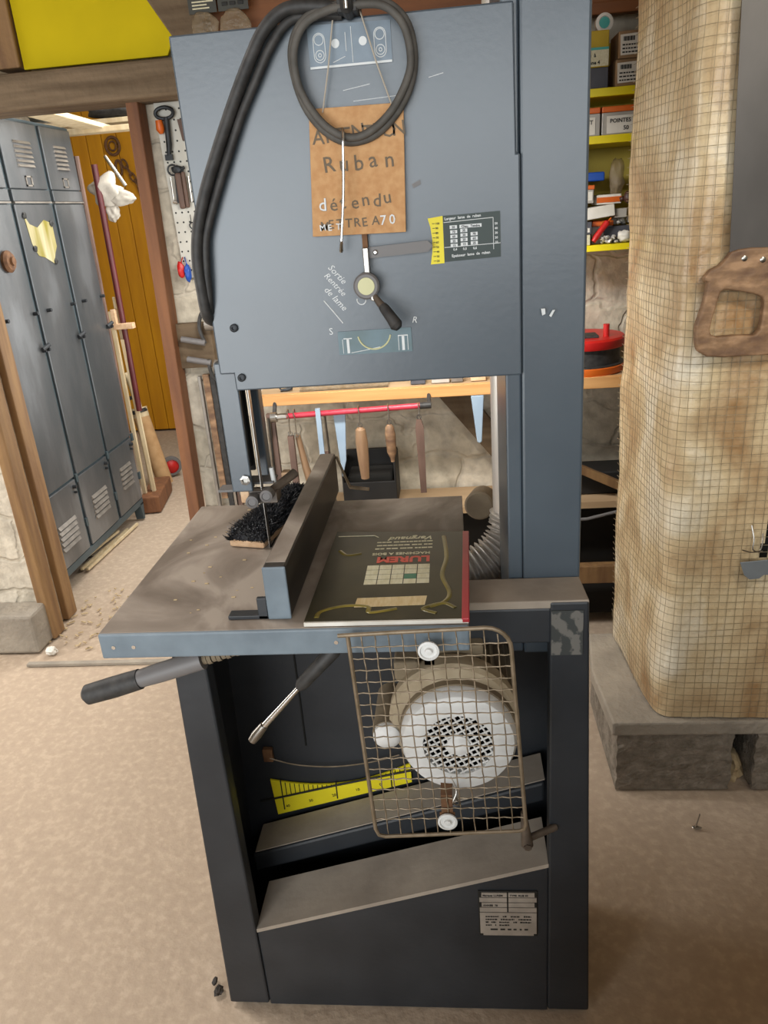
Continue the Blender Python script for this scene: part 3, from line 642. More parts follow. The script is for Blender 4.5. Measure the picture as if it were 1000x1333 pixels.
bl2 = [(-.371, 1.22, 1.41), (-.366, 1.180, 1.425), (-.361, 1.170, 1.46), (-.358, 1.168, 1.493), (-.352, 1.168, 1.530), (-.333, 1.168, 1.575), (-.304, 1.168, 1.633), (-.277, 1.168, 1.684), (-.250, 1.168, 1.726), (-.226, 1.168, 1.762), (-.200, 1.170, 1.788), (-.175, 1.174, 1.793), (-.128, 1.176, 1.791)]
b = MB(); b.tube(smoothpath(bl, 6), .0085, 12); b.tube(smoothpath(bl2, 6), .0062, 10)
tag(b.build('drive_belt', M['rubber'], smooth=True), 'long black rubber belt draped down the left edge of the saw head', 'belt', 'spare drive belts hung on the saw head')

nt = thing('notice_board', 'tan hardboard notice with pencil writing hung by string on the saw head', 'sign', (-.123, 1.170, 1.6))
b = MB(); b.prism([(-.183, 1.684), (-.053, 1.682), (-.060, 1.517), (-.195, 1.520)], 1.1685, 1.1725); b.build('panel', M['hard'], nt, bevel=.0008)
b = MB()
def letters(mb, s, x0, x1, z, size, y=1.1680, jit=.0015):
    for i, ch in enumerate(s):
        x = x0 + (x1 - x0) * i / max(1, len(s) - 1)
        mb.text(ch, size, front(x, y, z + random.uniform(-jit, jit) - (x - x0) * -.02, random.uniform(-.06, .1)), bold=.00015)
letters(b, 'ATTENTION', -.182, -.071, 1.640, .0255)
letters(b, 'Ruban', -.170, -.084, 1.6030, .0290)
letters(b, 'détendu', -.182, -.089, 1.5535, .0245)
letters(b, 'METTRE', -.183, -.122, 1.5275, .0170)
letters(b, 'A', -.108, -.108, 1.5290, .0170)
b.build('pencil_writing', M['pencil'], nt)
b = MB(); letters(b, '70', -.0960, -.0830, 1.5290, .0185, 1.1676, .0002); letters(b, 'd', -.1823, -.1823, 1.5540, .0240, 1.1676, .0002)
letters(b, 'MET', -.1835, -.160, 1.5265, .0120, 1.1677, .0004); b.build('chalk_writing', M['chalk'], nt)
b = MB(); b.tube([(-.164, 1.1672, 1.678), (-.151, 1.1672, 1.730), (-.139, 1.176, 1.795)], .0011, 6); b.tube([(-.069, 1.1672, 1.680), (-.086, 1.1672, 1.732), (-.104, 1.176, 1.795)], .0011, 6)
b.tube([(-.139, 1.176, 1.795), (-.120, 1.19, 1.796), (-.104, 1.176, 1.795)], .0011, 6); b.build('string', M['string'], nt)
b = MB(); b.tube([(-.137, 1.160, 1.6530), (-.1365, 1.148, 1.6545), (-.136, 1.1445, 1.648)] + smoothpath([(-.137, 1.144, 1.635), (-.142, 1.144, 1.575), (-.151, 1.146, 1.512), (-.153, 1.147, 1.500)], 5), .0020, 8)
b.tube([(-.151, 1.146, 1.512), (-.1528, 1.147, 1.499), (-.1532, 1.147, 1.4965)], [.0021, .003, .002], 8)
tag(b.build('steel_hook', M['chrome'], smooth=True), 'thin steel rod hooked over the belt loop in front of the hardboard notice', 'hook')

# hand brush on the table
br = thing('hand_brush', 'wooden hand brush with dusty black bristles lying on the saw table', 'brush', (-.395, 1.4, .981))
bo = Vector((-.396, 1.29, .981)); bd = (Vector((-.335, 1.545, .981)) - bo); bl_ = bd.length; bd.normalize(); bp_ = Vector((bd.y, -bd.x, 0))
MT = Matrix((bp_, bd, Vector((0, 0, 1)))).transposed().to_4x4(); MT.translation = bo
b = MB(); b.box(-.036, .036, -.006, bl_ + .005, 0, .014, MT); b.build('brush_block', M['brushwood'], br, bevel=.004)
def hairs(mb, n, zmin, zmax, f, wd=.0011):
    for i in range(n):
        x = random.uniform(-.036, .034); y = random.uniform(0, bl_); 
        out = Vector((x * .55 + random.uniform(-.008, .008), (-.018 if y < .03 else 0) + random.uniform(-.01, .01), 1 * random.uniform(zmin, zmax)))
        p = MT @ Vector((x, y, .011)); q = MT @ (Vector((x, y, .011)) + out)
        s = Vector((random.uniform(-1, 1), random.uniform(-1, 1), 0)).normalized() * wd
        vs = [mb.b.verts.new(v) for v in (p - s * 1.3, p + s * 1.3, q + s * .6, q - s * .6)]; mb.b.faces.new(vs)
b = MB()
nu_, nv_ = 16, 60
gg = [[b.b.verts.new(MT @ Vector(((-.041 + .077 * i / nu_), -.004 + (bl_ + .008) * j / nv_, .012 + .022 * max(0, (1 - abs(2 * i / nu_ - 1) ** 3) * (1 - abs(2 * j / nv_ - 1) ** 14)) + .005 * mnoise.noise(Vector((i * .9, j * .7, 0)))))) for j in range(nv_ + 1)] for i in range(nu_ + 1)]
for i in range(nu_):
    for j in range(nv_): b.b.faces.new((gg[i][j], gg[i + 1][j], gg[i + 1][j + 1], gg[i][j + 1]))
for i in range(9000):
    x = random.uniform(-.041, .036); y = random.uniform(-.004, bl_); e_ = (1 - abs(2 * (x + .0025) / .080) ** 3) * (1 - abs(2 * y / bl_ - 1) ** 14)
    p = Vector((x, y, .012 + .022 * max(0, e_))); q = p + Vector((random.gauss(0, .005) + x * .12, random.gauss(0, .005) - (.002 if y < .01 else 0), random.uniform(.001, .009)))
    sd = Vector((random.uniform(-1, 1), random.uniform(-1, 1), 0)).normalized() * .0011; p, q, sd = MT @ p, MT @ q, sd
    b.b.faces.new([b.b.verts.new(v) for v in (p - sd, p + sd, q + sd * .6, q - sd * .6)])
tag(b.build('bristles', M['bristle'], br), kind='stuff')
b = MB()
for i in range(420):
    x = random.uniform(-.042, .036); y = random.uniform(-.006, .045) if random.random() < .8 else random.uniform(0, bl_)
    q = MT @ Vector((x, y, random.uniform(.022, .040))); s = Vector((random.uniform(-1, 1), random.uniform(-1, 1), random.uniform(-1, 1))).normalized() * .0016
    t_ = Vector((random.uniform(-1, 1), random.uniform(-1, 1), random.uniform(-1, 1))).normalized() * .0012
    b.b.faces.new([b.b.verts.new(v) for v in (q - s, q + t_, q + s)])
tag(b.build('caught_sawdust', M['bristletip'], br), kind='stuff')
b = MB()
for i in range(26):
    x, y = random.uniform(-.53, -.31), random.uniform(1.0, 1.5); s = random.uniform(.001, .003)
    b.box(x, x + s * 2.2, y, y + s, .9802, .9802 + s * .5)
tag(b.build('wood_chips', M['debris'], saw), kind='stuff')

# manual lying upside down on the table
mn = thing('machine_manual', 'olive plastic covered machine manual with red spine lying on the saw table', 'booklet', (-.115, 1.15, .981))
Q = [Vector((-.237, .987)), Vector((.007, .985)), Vector((.0145, 1.307)), (Vector((-.232, 1.327)))]
b = MB(); b.prism([tuple(q) for q in Q], .981, .9870, 'z'); b.build('pages', M['page'], mn)
sh = [Q[0] + Vector((.0, .0035)), Q[1] + Vector((-.008, .0035)), Q[2] + Vector((-.008, 0)), Q[3]]
b = MB(); b.prism([tuple(q) for q in sh], .9868, .9882, 'z'); cv = b.build('cover', M['manual'], mn)
b = MB(); b.prism([tuple(Q[1] + Vector((-.010, 0))), tuple(Q[1] + Vector((.0015, 0))), tuple(Q[2] + Vector((.0015, .001))), tuple(Q[2] + Vector((-.010, .001)))], .9812, .9892, 'z'); b.build('spine', M['red'], mn, bevel=.0015)
def up(x, y, a=PI, z=.9884): return Matrix.Translation((x, y, z)) @ Matrix.Rotation(a, 4, 'Z')
b = MB()
for i in range(5):
    for j in range(4):
        x0 = -.1590 + i * .0215; y0 = 1.104 + j * .0180
        if (i, j) == (3, 1): continue
        b.box(x0, x0 + .0200, y0, y0 + .0165, .9881, .9884)
b.build('photo_grid', M['creamprint'], cv)
b = MB(); b.box(-.0945, -.0745, 1.122, 1.1385, .9881, .9884); b.build('green_square', M['greenprint'], cv)
b = MB(); b.text('LUREM', .030, up(-.0530, 1.2060), bold=.0012); b.build('red_lettering', M['redprint'], cv)
b = MB(); b.text('MACHINES A BOIS', .0125, up(-.0530, 1.2240), bold=.0002)
b.text('Vergnaud', .021, up(-.0480, 1.2920), shear=.3, bold=.0004); b.tube([(-.150, 1.293, .9884), (-.158, 1.302, .9884), (-.226, 1.3035, .9884)], .0010, 5)
for y in (1.240, 1.254, 1.268):
    x = -.050
    while x > -.150:
        l_ = random.uniform(.004, .012); b.box(x - l_, x, y, y + .0042, .9882, .9884); x -= l_ + random.choice((.0012, .0012, .004))
b.build('white_lettering', M['creamprint'], cv)
b = MB(); b.prism([(-.166, 1.029), (-.058, 1.031), (-.055, 1.060), (-.164, 1.058)], .9882, .9886, 'z'); b.build('paper_label', M['strip'], cv)
b = MB()
for pts in ([(-.22, 1.0), (-.215, 1.02), (-.18, 1.035), (-.145, 1.030), (-.14, 1.012), (-.10, 1.022)], [(-.03, 1.29), (-.025, 1.20), (-.032, 1.13), (-.02, 1.07), (-.028, 1.04), (-.05, 1.025)], [(-.215, 1.24), (-.20, 1.22), (-.175, 1.225)], [(-.04, 1.005), (-.06, 1.02), (-.03, 1.035), (-.012, 1.02)]):
    b.tube(smoothpath([(x, y, .9835) for x, y in pts], 5), .0062, 12)
b.build('film_glare', M['manualglare'], cv, smooth=True)  # gold ridges painted in for light caustics on the plastic cover

# ================================================================== PASSAGE: LOCKERS AND WHAT LEANS BESIDE THEM
LX = -1.790
lk = thing('locker_bank', 'dark steel bank of lockers seen through the doorway at left', 'locker', (-2.02, 3.47, 0))
b = MB(); b.box(-2.26, LX - .012, 2.93, 3.985, .10, 2.02); b.build('carcass', M['locker_trim'], lk, bevel=.004)
b = MB()
for y in (2.95, 3.935): b.prism([(y, .101), (y + .045, .101), (y + .032, .004), (y + .012, .004)] if y > 3 else [(y, .101), (y + .045, .101), (y + .032, .004), (y + .012, .004)], LX - .05, LX - .004, 'x')
b.prism([(2.94, .09), (3.98, .09), (3.98, .125), (2.94, .125)], LX - .02, LX - .004, 'x')
for y in (2.95, 3.935): b.box(-2.25, -2.20, y, y + .045, .004, .101)
b.build('foot', M['locker_trim'], lk, bevel=.002)
def louver(mb, y0, y1, z0, z1, n):
    for k in range(n):
        z = z0 + (z1 - z0) * (k + .5) / n; h = (z1 - z0) / n * .30
        mb.hexa([(LX, y0, z - h), (LX, y1, z - h), (LX + .001, y1, z + h), (LX + .001, y0, z + h),
                 (LX + .010, y0 + .004, z - h), (LX + .010, y1 - .004, z - h), (LX + .002, y1, z + h), (LX + .002, y0, z + h)])
cols = [(2.955, 3.285), (3.315, 3.640), (3.672, 3.972)]
for ci, (a, c_) in enumerate(cols):
    b = MB(); b.box(LX - .012, LX, a, c_, 1.742, 2.005); t = b.build('top_door', M['locker'], lk, bevel=.003)
    b = MB(); louver(b, a + .10, c_ - .085, 1.825, 1.935, 6); b.build('louver', M['slat'], t)
    b = MB(); y0 = (a + c_) / 2 - .025; b.box(LX, LX + .004, y0, y0 + .055, 1.752, 1.758); b.box(LX, LX + .004, y0, y0 + .055, 1.788, 1.794); b.box(LX, LX + .004, y0, y0 + .008, 1.752, 1.794); b.box(LX, LX + .004, y0 + .047, y0 + .055, 1.752, 1.794); b.build('card_holder', M['slat'], t)
    b = MB(); b.box(LX - .012, LX + .005, a, c_, 1.684, 1.691); b.build('rail', M['slat'], lk); MB().box(LX - .012, LX + .002, a, c_, 1.692, 1.738).build('band', M['locker'], lk, bevel=.002)
    b = MB(); b.box(LX - .012, LX, a, c_, .492, 1.680); t = b.build('tall_door', M['locker'], lk, bevel=.003)
    b = MB(); yk = c_ - .005; b.box(LX, LX + .018, yk - .018, yk + .022, 1.075, 1.095); b.cyl((LX + .012, yk - .03, 1.09), (LX + .028, yk + .005, 1.105), .009, n=10); b.cyl((LX, yk, 1.085), (LX + .03, yk, 1.085), .007, n=10); b.build('latch', M['padlock'], t)
    for y in (a + .07, c_ - .02): MB().cyl((LX, y, 1.240), (LX + .022, y, 1.242), .008, n=10).build('hook', M['padlock'], t)
    b = MB(); b.box(LX - .012, LX, a, c_, .130, .480); t = b.build('bottom_door', M['locker'], lk, bevel=.003)
    b = MB(); louver(b, a + .085, c_ - .075, .205 + .02 * ci, .335 + .02 * ci, 5); b.build('louver', M['slat'], t)
    b = MB(); b.cyl((LX, c_ - .03, .452), (LX + .018, c_ - .03, .452), .009, n=10); b.cyl((LX, c_ - .03, .425), (LX + .014, c_ - .03, .425), .006, n=10); b.build('lock', M['padlock'], t)
    for zh in (.46, .235): MB().box(LX - .004, LX + .006, c_ + .004, c_ + .024, zh, zh + .04).build('hinge', M['locker_trim'], lk)
b = MB(); b.lathe([(.042, 0), (.044, .012), (.034, .022), (.018, .024), (.016, .034), (0, .036)], (LX, 3.150, 1.463), (1, 0, 0), 24); b.build('round_lock', M['rust'], lk, smooth=True)
b = MB(); b.prism([(3.365, 1.640), (3.40, 1.600), (3.46, 1.585), (3.53, 1.615), (3.60, 1.600), (3.60, 1.500), (3.575, 1.475), (3.545, 1.430), (3.47, 1.460), (3.42, 1.470), (3.385, 1.520)], LX + .0005, LX + .002, 'x')
ps = tag(b.build('torn_poster', M['sticker']), 'torn yellow and cream poster scrap stuck on the middle locker door', 'poster')
b = MB()
for y, z in ((3.37, 1.635), (3.59, 1.598), (3.40, 1.50), (3.56, 1.437)): b.blob((LX + .004, y, z), (.004, .016, .013), seed=y * 9, amp=.4, sub=2)
b.build('tape_mark', M['ink'], ps)
# planks on the lockers, reaching over the passage
tag(MB().box(-.06, .06, -.80, .62, 0, .022, Matrix.Translation((-1.70, 3.62, 2.022)) @ Matrix.Rotation(.06, 4, 'Z')).build('plank', M['lath'], bevel=.003, origin=(-1.70, 3.62, 2.022)), 'long pale plank lying on top of the lockers, nearest the doorway', 'plank', 'planks stored on the lockers')
tag(MB().box(-2.10, -1.52, 4.10, 4.19, 2.005, 2.030).build('plank', M['lath'], bevel=.003), 'short pale board projecting past the end of the lockers', 'plank', 'planks stored on the lockers')
tag(MB().box(-2.75, -1.62, 4.60, 4.72, 2.10, 2.125).build('plank', M['lath'], bevel=.003), 'thin white shelf board in front of the ochre door', 'plank', 'planks stored on the lockers')
b = MB(); b.blob((-1.80, 4.64, 2.165), (.17, .06, .042), 3, .35); tag(b.build('rolled_bundle', M['rubber'], smooth='all'), 'black bundle on the thin white board above the lockers', 'bundle')
b = MB(); b.blob((-1.87, 3.9, 2.075), (.07, .06, .03), 5, .3); tag(b.build('folded_cloth', M['whitebag'], smooth='all'), 'small white cloth folded on the lockers beside the black bundle', 'cloth')
# leaning against the locker end
def pole(name, label, cat, p, q, r, m_, grp=None, n=10):
    return tag(MB().tube([p, q], r, n).build(name, m_, smooth=True), label, cat, grp)
pole('batten', 'pale batten leaning beside the lockers, closest to the locker side', 'batten', (-1.835, 4.12, .102), (-1.800, 4.06, 1.15), .014, M['lath'], 'battens leaning by the lockers', 4)
pole('batten', 'pale batten leaning beside the lockers, nearest the cardboard tube', 'batten', (-1.790, 4.15, .102), (-1.772, 4.08, 1.00), .013, M['lath'], 'battens leaning by the lockers', 4)
pole('batten', 'thin pale stick leaning between the two stouter battens by the lockers', 'batten', (-1.812, 4.17, .102), (-1.782, 4.09, 1.22), .008, M['lath'], 'battens leaning by the lockers', 6)
po = pole('painted_pole', 'dark red painted pole leaning against the end of the lockers', 'pole', (-1.765, 4.10, .60), (-1.735, 4.06, 1.86), .016, M['maroon'])
po['label'] = 'dark red painted pole standing against the end of the lockers'
b = MB(); b.tube([(-1.835, 4.03, .012), (-1.80, 4.02, 1.9)], .014, 8); tag(b.build('broom_handle', M['filebrown'], smooth=True), 'brown broom handle standing tight against the locker end', 'handle')
b = MB(); b.box(-1.80, -1.69, 4.05, 4.09, 1.055, 1.085); b.box(-1.80, -1.775, 4.05, 4.09, 1.08, 1.16); tag(b.build('wall_bracket', M['brushwood'], bevel=.003), 'pale wooden bracket sticking out at the end of the lockers', 'bracket')
b = MB(); b.blob((-1.715, 4.10, 1.735), (.085, .045, .072), 2, .5, 1.6, 4); b.blob((-1.640, 4.10, 1.700), (.065, .035, .035), 4, .4, 1.8, 4); b.blob((-1.70, 4.10, 1.635), (.035, .025, .045), 6, .3, 2, 4)
tag(b.build('plastic_bag', M['whitebag'], smooth='all'), 'crumpled white plastic bag hanging in the passage before the ochre door', 'bag')
b = MB(); b.tube([(-1.705, 4.14, 1.90), (-1.625, 4.14, 1.755)], .009, 8); tag(b.build('hanging_rod', M['steel'], smooth=True), 'grey metal rod hanging above the white bag', 'rod')
tb_ = thing('cardboard_tube', 'brown cardboard tube strapped in black leaning in the passage', 'tube', (-1.86, 4.52, 0))
b = MB(); b.tube([(-1.872, 4.535, .012), (-1.975, 4.60, .44)], .050, 20); b.build('tube_body', M['cardboard'], tb_, smooth=True)
b = MB(); b.tube([(-1.975, 4.60, .44), (-1.985, 4.61, .50)], .050, 20); b.tube(smoothpath([(-1.985, 4.61, .50), (-2.0, 4.62, .60), (-2.02, 4.62, .70), (-2.05, 4.62, .68)]), .022, 12); b.build('tube_end', M['lath'], tb_, smooth=True)
b = MB()
for z in (.47, .56): b.tube([(-1.975 - (z - .44) * .2, 4.60, z), (-1.980 - (z - .44) * .2, 4.602, z + .022)], .052 if z < .5 else .034, 20)
b.build('strap', M['rubber'], tb_)
wh = thing('hand_truck', 'red hand truck wheel on the floor behind the cardboard tube', 'wheel', (-1.895, 4.74, 0))
b = MB(); b.lathe([(.046, -.02), (.062, -.02), (.066, -.012), (.066, .012), (.062, .02), (.046, .02)], (-1.895, 4.74, .066), (.5, -.85, 0), 30, cap=False); b.build('tyre', M['greyplastic'], wh, smooth=True)
b = MB(); b.lathe([(.048, -.016), (.048, .012), (.03, .016), (.018, .024), (0, .024)], (-1.895, 4.74, .066), (.5, -.85, 0), 24); b.build('wheel_rim', M['redplastic'], wh, smooth=True)
tag(MB().box(-.055, .055, -.19, .19, 0, .10, Matrix.Translation((-1.815, 4.235, .0)) @ Matrix.Rotation(.16, 4, 'Z')).build('timber_offcut', M['oak_red'], bevel=.008, origin=(-1.815, 4.235, .0)), 'squared red-brown timber lying on the floor past the lockers', 'timber')
for i, (x0, x1, z) in enumerate(((-1.83, -1.80, .012), (-1.86, -1.825, .014), (-1.885, -1.84, .038))):
    tag(MB().tube([(x0, 3.28, z), (x1, 3.86 - .08 * i, z)], .009, 4).build('lath', M['lath']), ('thin lath on the floor under the lockers, nearest the passage', 'middle one of three laths on the floor under the lockers', 'thin lath under the lockers, resting on top of the others')[i], 'lath', 'laths under the lockers')
b = MB(); b.blob((-1.92, 3.42, .018), (.05, .04, .015), 8, .4); tag(b.build('scrap_heap', M['insect']), 'dark scraps heaped below the lockers', 'scrap')
# tools on the ochre door
b = MB(); o = Vector((-2.365, 5.915, 2.11)); b.tube([o + Vector((.05 * math.cos(a), 0, .058 * math.sin(a))) for a in [2 * PI * i / 24 for i in range(24)]], .010, 8, closed=True); b.tube([o + Vector((.026 * math.cos(a), 0, .030 * math.sin(a))) for a in [2 * PI * i / 18 for i in range(18)]], .006, 6, closed=True)
tag(b.build('iron_ring', M['rust'], smooth=True), 'double iron ring hung at the top of the ochre door', 'ring')
b = MB(); o = Vector((-2.348, 5.915, 1.965)); b.tube([o + Vector((.022 * math.cos(a), 0, .05 * math.sin(a))) for a in [2 * PI * i / 18 for i in range(18)]], .009, 8, closed=True)
tag(b.build('iron_ring', M['rust'], smooth=True), 'narrow oval iron link hung below the double ring', 'ring')
b = MB(); p = Vector((-2.31, 5.91, 2.01))
for k in range(11):
    a = .12 if k > 2 else .5; q = p + Vector((math.sin(.45 if k < 6 else .1) * .052, 0, -.046))
    c_ = (p + q) / 2; u = (q - p).normalized(); s = Vector((u.z, 0, -u.x)) if k % 2 == 0 else Vector((0, 1, 0)) * .7
    b.tube([c_ + u * .034 * math.cos(t) + s * .018 * math.sin(t) for t in [2 * PI * i / 14 for i in range(14)]], .0065, 6, closed=True); p = q
b.tube([p + Vector((.028 * math.cos(t), 0, -.02 + .034 * math.sin(t))) for t in [PI * .5 + 1.6 * PI * i / 12 for i in range(13)]], .009, 8)
tag(b.build('iron_chain', M['rust'], smooth=True), 'rusty chain with hook hanging on the ochre door', 'chain')

# ================================================================== TOOL BOARD RIGHT OF THE DOORWAY
tg = thing('tool_board', 'white perforated metal tool board on the stone wall beside the saw head', 'board', (-.88, 2.76, 1.37))
b = MB(); b.prism([(-.942, 1.955), (-.80, 1.955), (-.80, 1.37), (-.930, 1.375), (-.938, 1.72)], 2.762, 2.770); b.build('sheet', M['pegboard'], tg)
b = MB()
for i in range(5):
    for j in range(18): b.cyl((-.925 + i * .022, 2.7612, 1.40 + j * .0315), (-.925 + i * .022, 2.7622, 1.40 + j * .0315), .0032, n=8)
b.build('holes', M['ink'], tg)
b = MB(); b.prism([(-.870, 1.872), (-.80, 1.872), (-.80, 1.808), (-.862, 1.808)], 2.758, 2.762); b.build('rusted_patch', M['filebrown'], tg)
def ringpts(o, r, rz=None, n=18): return [Vector(o) + Vector((r * math.cos(2 * PI * i / n), 0, (rz or r) * math.sin(2 * PI * i / n))) for i in range(n)]
b = MB(); b.tube(ringpts((-.905, 2.745, 1.892), .030, .017), .006, 8, closed=True); b.tube([(-.900, 2.745, 1.878), (-.905, 2.745, 1.80), (-.912, 2.748, 1.765)], [.009, .010, .007], 10); b.box(-.925, -.900, 2.742, 2.752, 1.752, 1.770)
tag(b.build('hand_shears', M['padlock'], smooth=True), 'black iron hand tool hung highest on the white tool board', 'tool', 'tools on the white tool board')
b = MB(); b.tube([(-.926, 2.742, 1.872), (-.925, 2.742, 1.845), (-.923, 2.742, 1.832)], [.011, .014, .006], 14); tag(b.build('screwdriver', M['orange'], smooth=True), 'amber handle stub beside the top black tool on the white board', 'tool', 'tools on the white tool board')
b = MB(); b.tube(ringpts((-.907, 2.744, 1.722), .016), .003, 8, closed=True); b.tube([(-.895, 2.744, 1.715), (-.865, 2.744, 1.728)], .005, 8); b.cyl((-.9, 2.744, 1.71), (-.905, 2.744, 1.62), .004, n=8)
tag(b.build('caliper', M['padlock'], smooth=True), 'small black ring caliper at mid height of the white tool board', 'tool', 'tools on the white tool board')
b = MB(); b.box(-.901, -.880, 2.735, 2.75, 1.600, 1.712); b.box(-.879, -.866, 2.735, 2.75, 1.602, 1.715)
sq = tag(b.build('pincers', M['filebrown'], bevel=.006), 'brown handled pincers hanging at mid height of the white tool board', 'tool', 'tools on the white tool board')
b = MB(); b.blob((-.890, 2.745, 1.722), (.022, .008, .014), 1, .3, sub=2); b.build('jaw', M['padlock'], sq)
b = MB(); b.cyl((-.918, 2.745, 1.70), (-.920, 2.745, 1.62), .003, n=8); b.cyl((-.922, 2.745, 1.625), (-.908, 2.745, 1.62), .006, n=8); b.cyl((-.857, 2.745, 1.70), (-.858, 2.745, 1.62), .003, n=8); tag(b.build('divider', M['steel'], smooth=True), 'thin steel dividers behind the brown pincers on the white board', 'tool', 'tools on the white tool board')
b = MB(); b.tube(ringpts((-.868, 2.745, 1.545), .010), .0022, 8, closed=True); b.cyl((-.871, 2.745, 1.58), (-.871, 2.745, 1.555), .0015, n=6); tag(b.build('key_ring', M['padlock'], smooth=True), 'little black ring low on the white tool board', 'ring')
b = MB(); b.blob((-.932, 2.740, 1.405), (.013, .010, .028), 3, .25); b.cyl((-.928, 2.745, 1.43), (-.925, 2.757, 1.445), .002, n=6); tag(b.build('red_tag', M['redplastic'], smooth='all'), 'red tag hanging at the foot of the white tool board', 'tag')
b = MB(); b.blob((-.908, 2.738, 1.392), (.012, .010, .030), 6, .25); b.cyl((-.910, 2.743, 1.42), (-.918, 2.757, 1.445), .002, n=6); tag(b.build('blue_tag', M['blue'], smooth='all'), 'blue tag hanging beside the red one at the foot of the tool board', 'tag')
# clamps on the wooden rail
for i, (x, z) in enumerate(((-.965, 1.170), (-.955, 1.098))):
    t = thing('bar_clamp', ('upper', 'lower')[i] + ' grey clamp handle with black strap on the wooden wall rail', 'clamp', (x, 2.72, z), 'clamps on the wooden rail')
    b = MB(); b.tube([(x, 2.72, z), (x + .085, 2.72, z - .018)], .011, 14); b.build('handle', M['greyplastic'], t, smooth=True)
    b = MB(); b.tube(smoothpath([(x + .085, 2.72, z - .02), (x + .070, 2.725, z + .035), (x + .085, 2.73, z + .085), (x + .115, 2.735, z + .10)] if i == 0 else [(x + .075, 2.72, z - .005), (x + .080, 2.72, z - .06), (x + .095, 2.725, z - .085), (x + .115, 2.73, z - .09)], 5), .007, 8); b.build('strap', M['rubber'], t, smooth=True)
    b = MB(); b.cyl((x + .095, 2.725, z + .045 if i == 0 else z - .03), (x + .125, 2.725, z + .045 if i == 0 else z - .035), .022, n=16); b.build('screw_pad', M['slat'], t)
for i, (x, z0, z1, r, mn_, lb) in enumerate(((-.930, .45, 1.03, .006, 'slat', 'grey flat bar, leftmost of those hanging under the wooden rail'),
        (-.905, .55, 1.035, .012, 'sawhandle', 'broad purplish-brown bar hanging under the wooden rail'),
        (-.883, .42, 1.03, .010, 'rubber', 'black bar hanging between the brown and the bright bars under the rail'),
        (-.867, .50, 1.03, .006, 'steel', 'bright steel bar hanging under the wooden rail'),
        (-.850, .48, 1.03, .009, 'filebrown', 'brown bar hanging rightmost under the wooden rail, by the blade guard'))):
    b = MB(); b.box(x - r, x + r, 2.735 + .004 * i, 2.752 + .004 * i, z0, z1); b.cyl((x, 2.75, z1 - .02), (x, 2.781, z1 - .02), .004, n=8)
    tag(b.build('clamp_bar', M[mn_], bevel=.003), lb, 'bar', 'bars hanging under the wooden rail')

# ================================================================== WORKTOP BEHIND THE SAW
wt = thing('worktop', 'pine worktop along the stone wall behind the saw', 'worktop', (.1, 2.6, .96))
b = MB(); b.box(-.665, 1.15, 2.50, 2.52, .960, .998); b.build('front_edge', M['plank'], wt, bevel=.002)
b = MB(); b.box(-.665, 1.15, 2.52, 2.778, .975, .996); b.build('top_board', M['planktop'], wt)
for x in (.073,):
    b = MB(); b.prism([(x - .020, .955), (x + .022, .955), (x + .012, .80), (x + .004, .795), (x - .004, .80)], 2.50, 2.53); b.box(x - .020, x + .022, 2.50, 2.77, .950, .959); b.build('bracket', M['pale_blue'], wt, bevel=.003)
rr = thing('tool_rod', 'red painted rod under the worktop edge with hand tools hooked on it', 'rod', (-.35, 2.47, .935))
b = MB(); b.tube([(-.600, 2.47, .930), (-.095, 2.47, .943)], .0095, 14); b.build('rod', M['redrod'], rr, smooth=True)
b = MB(); b.cyl((-.612, 2.47, .9295), (-.560, 2.47, .931), .0105, n=12); b.cyl((-.615, 2.47, .9293), (-.595, 2.47, .930), .017, n=14); b.build('bright_end', M['steel'], rr)
b = MB(); b.cyl((-.115, 2.47, .9425), (-.078, 2.47, .9435), .0115, n=12); b.cyl((-.604, 2.47, .93), (-.604, 2.51, .975), .007, n=8); b.cyl((-.085, 2.47, .944), (-.085, 2.51, .975), .007, n=8); b.build('rod_holder', M['rubber'], rr)
HK = 'hand tools hooked on the red rod'
def hookeye(x, z):
    b = MB(); b.tube(smoothpath([(x + .004, 2.455, .925), (x, 2.456, .949), (x, 2.478, .951), (x, 2.482, .935), (x, 2.470, .905), (x, 2.470, z)], 4), .0022, 6)
    b.tube(ringpts((x, 2.470, z), .007), .002, 6, closed=True); return b
def hung(name, label, x, z, mb, m_, cat='tool', **k):
    t = thing(name, label, cat, (x, 2.47, z), HK)
    mb.build('body', m_, t, smooth=True, **k); hookeye(x, z).build('hook', M['steel'], t, smooth=True); return t
hung('file', 'square brown steel file hooked near the left end of the red rod', -.556, .870, MB().box(-.566, -.546, 2.462, 2.480, .66, .862), M['filebrown'])
hung('hammer_handle', 'slanting ochre wooden handle behind the brown file on the red rod', -.535, .865, MB().tube([(-.535, 2.485, .858), (-.520, 2.49, .74), (-.490, 2.49, .60)], [.009, .013, .019], 12), M['handle'])
b = MB(); b.box(-.460, -.444, 2.452, 2.462, .70, .955); t = thing('steel_rule', 'pale grey flat steel strip hooked over the red rod', 'tool', (-.452, 2.455, .7), HK); b.build('strip', M['pale_blue'], t)
b = MB(); b.box(-.446, -.434, 2.470, 2.480, .58, .80); b.build('blade', M['filebrown'], t)
b = MB(); b.tube([(-.436, 2.485, .92), (-.428, 2.485, .60)], .0045, 8); tag(b.build('steel_bar', M['steel'], smooth=True), 'thin bright steel bar beside the pale grey strip behind the red rod', 'tool', HK)
b = MB(); b.prism([(-.408, .93), (-.366, .93), (-.378, .76), (-.396, .70)], 2.488, 2.498); tag(b.build('set_square', M['pale_blue'], bevel=.002), 'pale blue tapering metal plate behind the red rod', 'tool', HK)
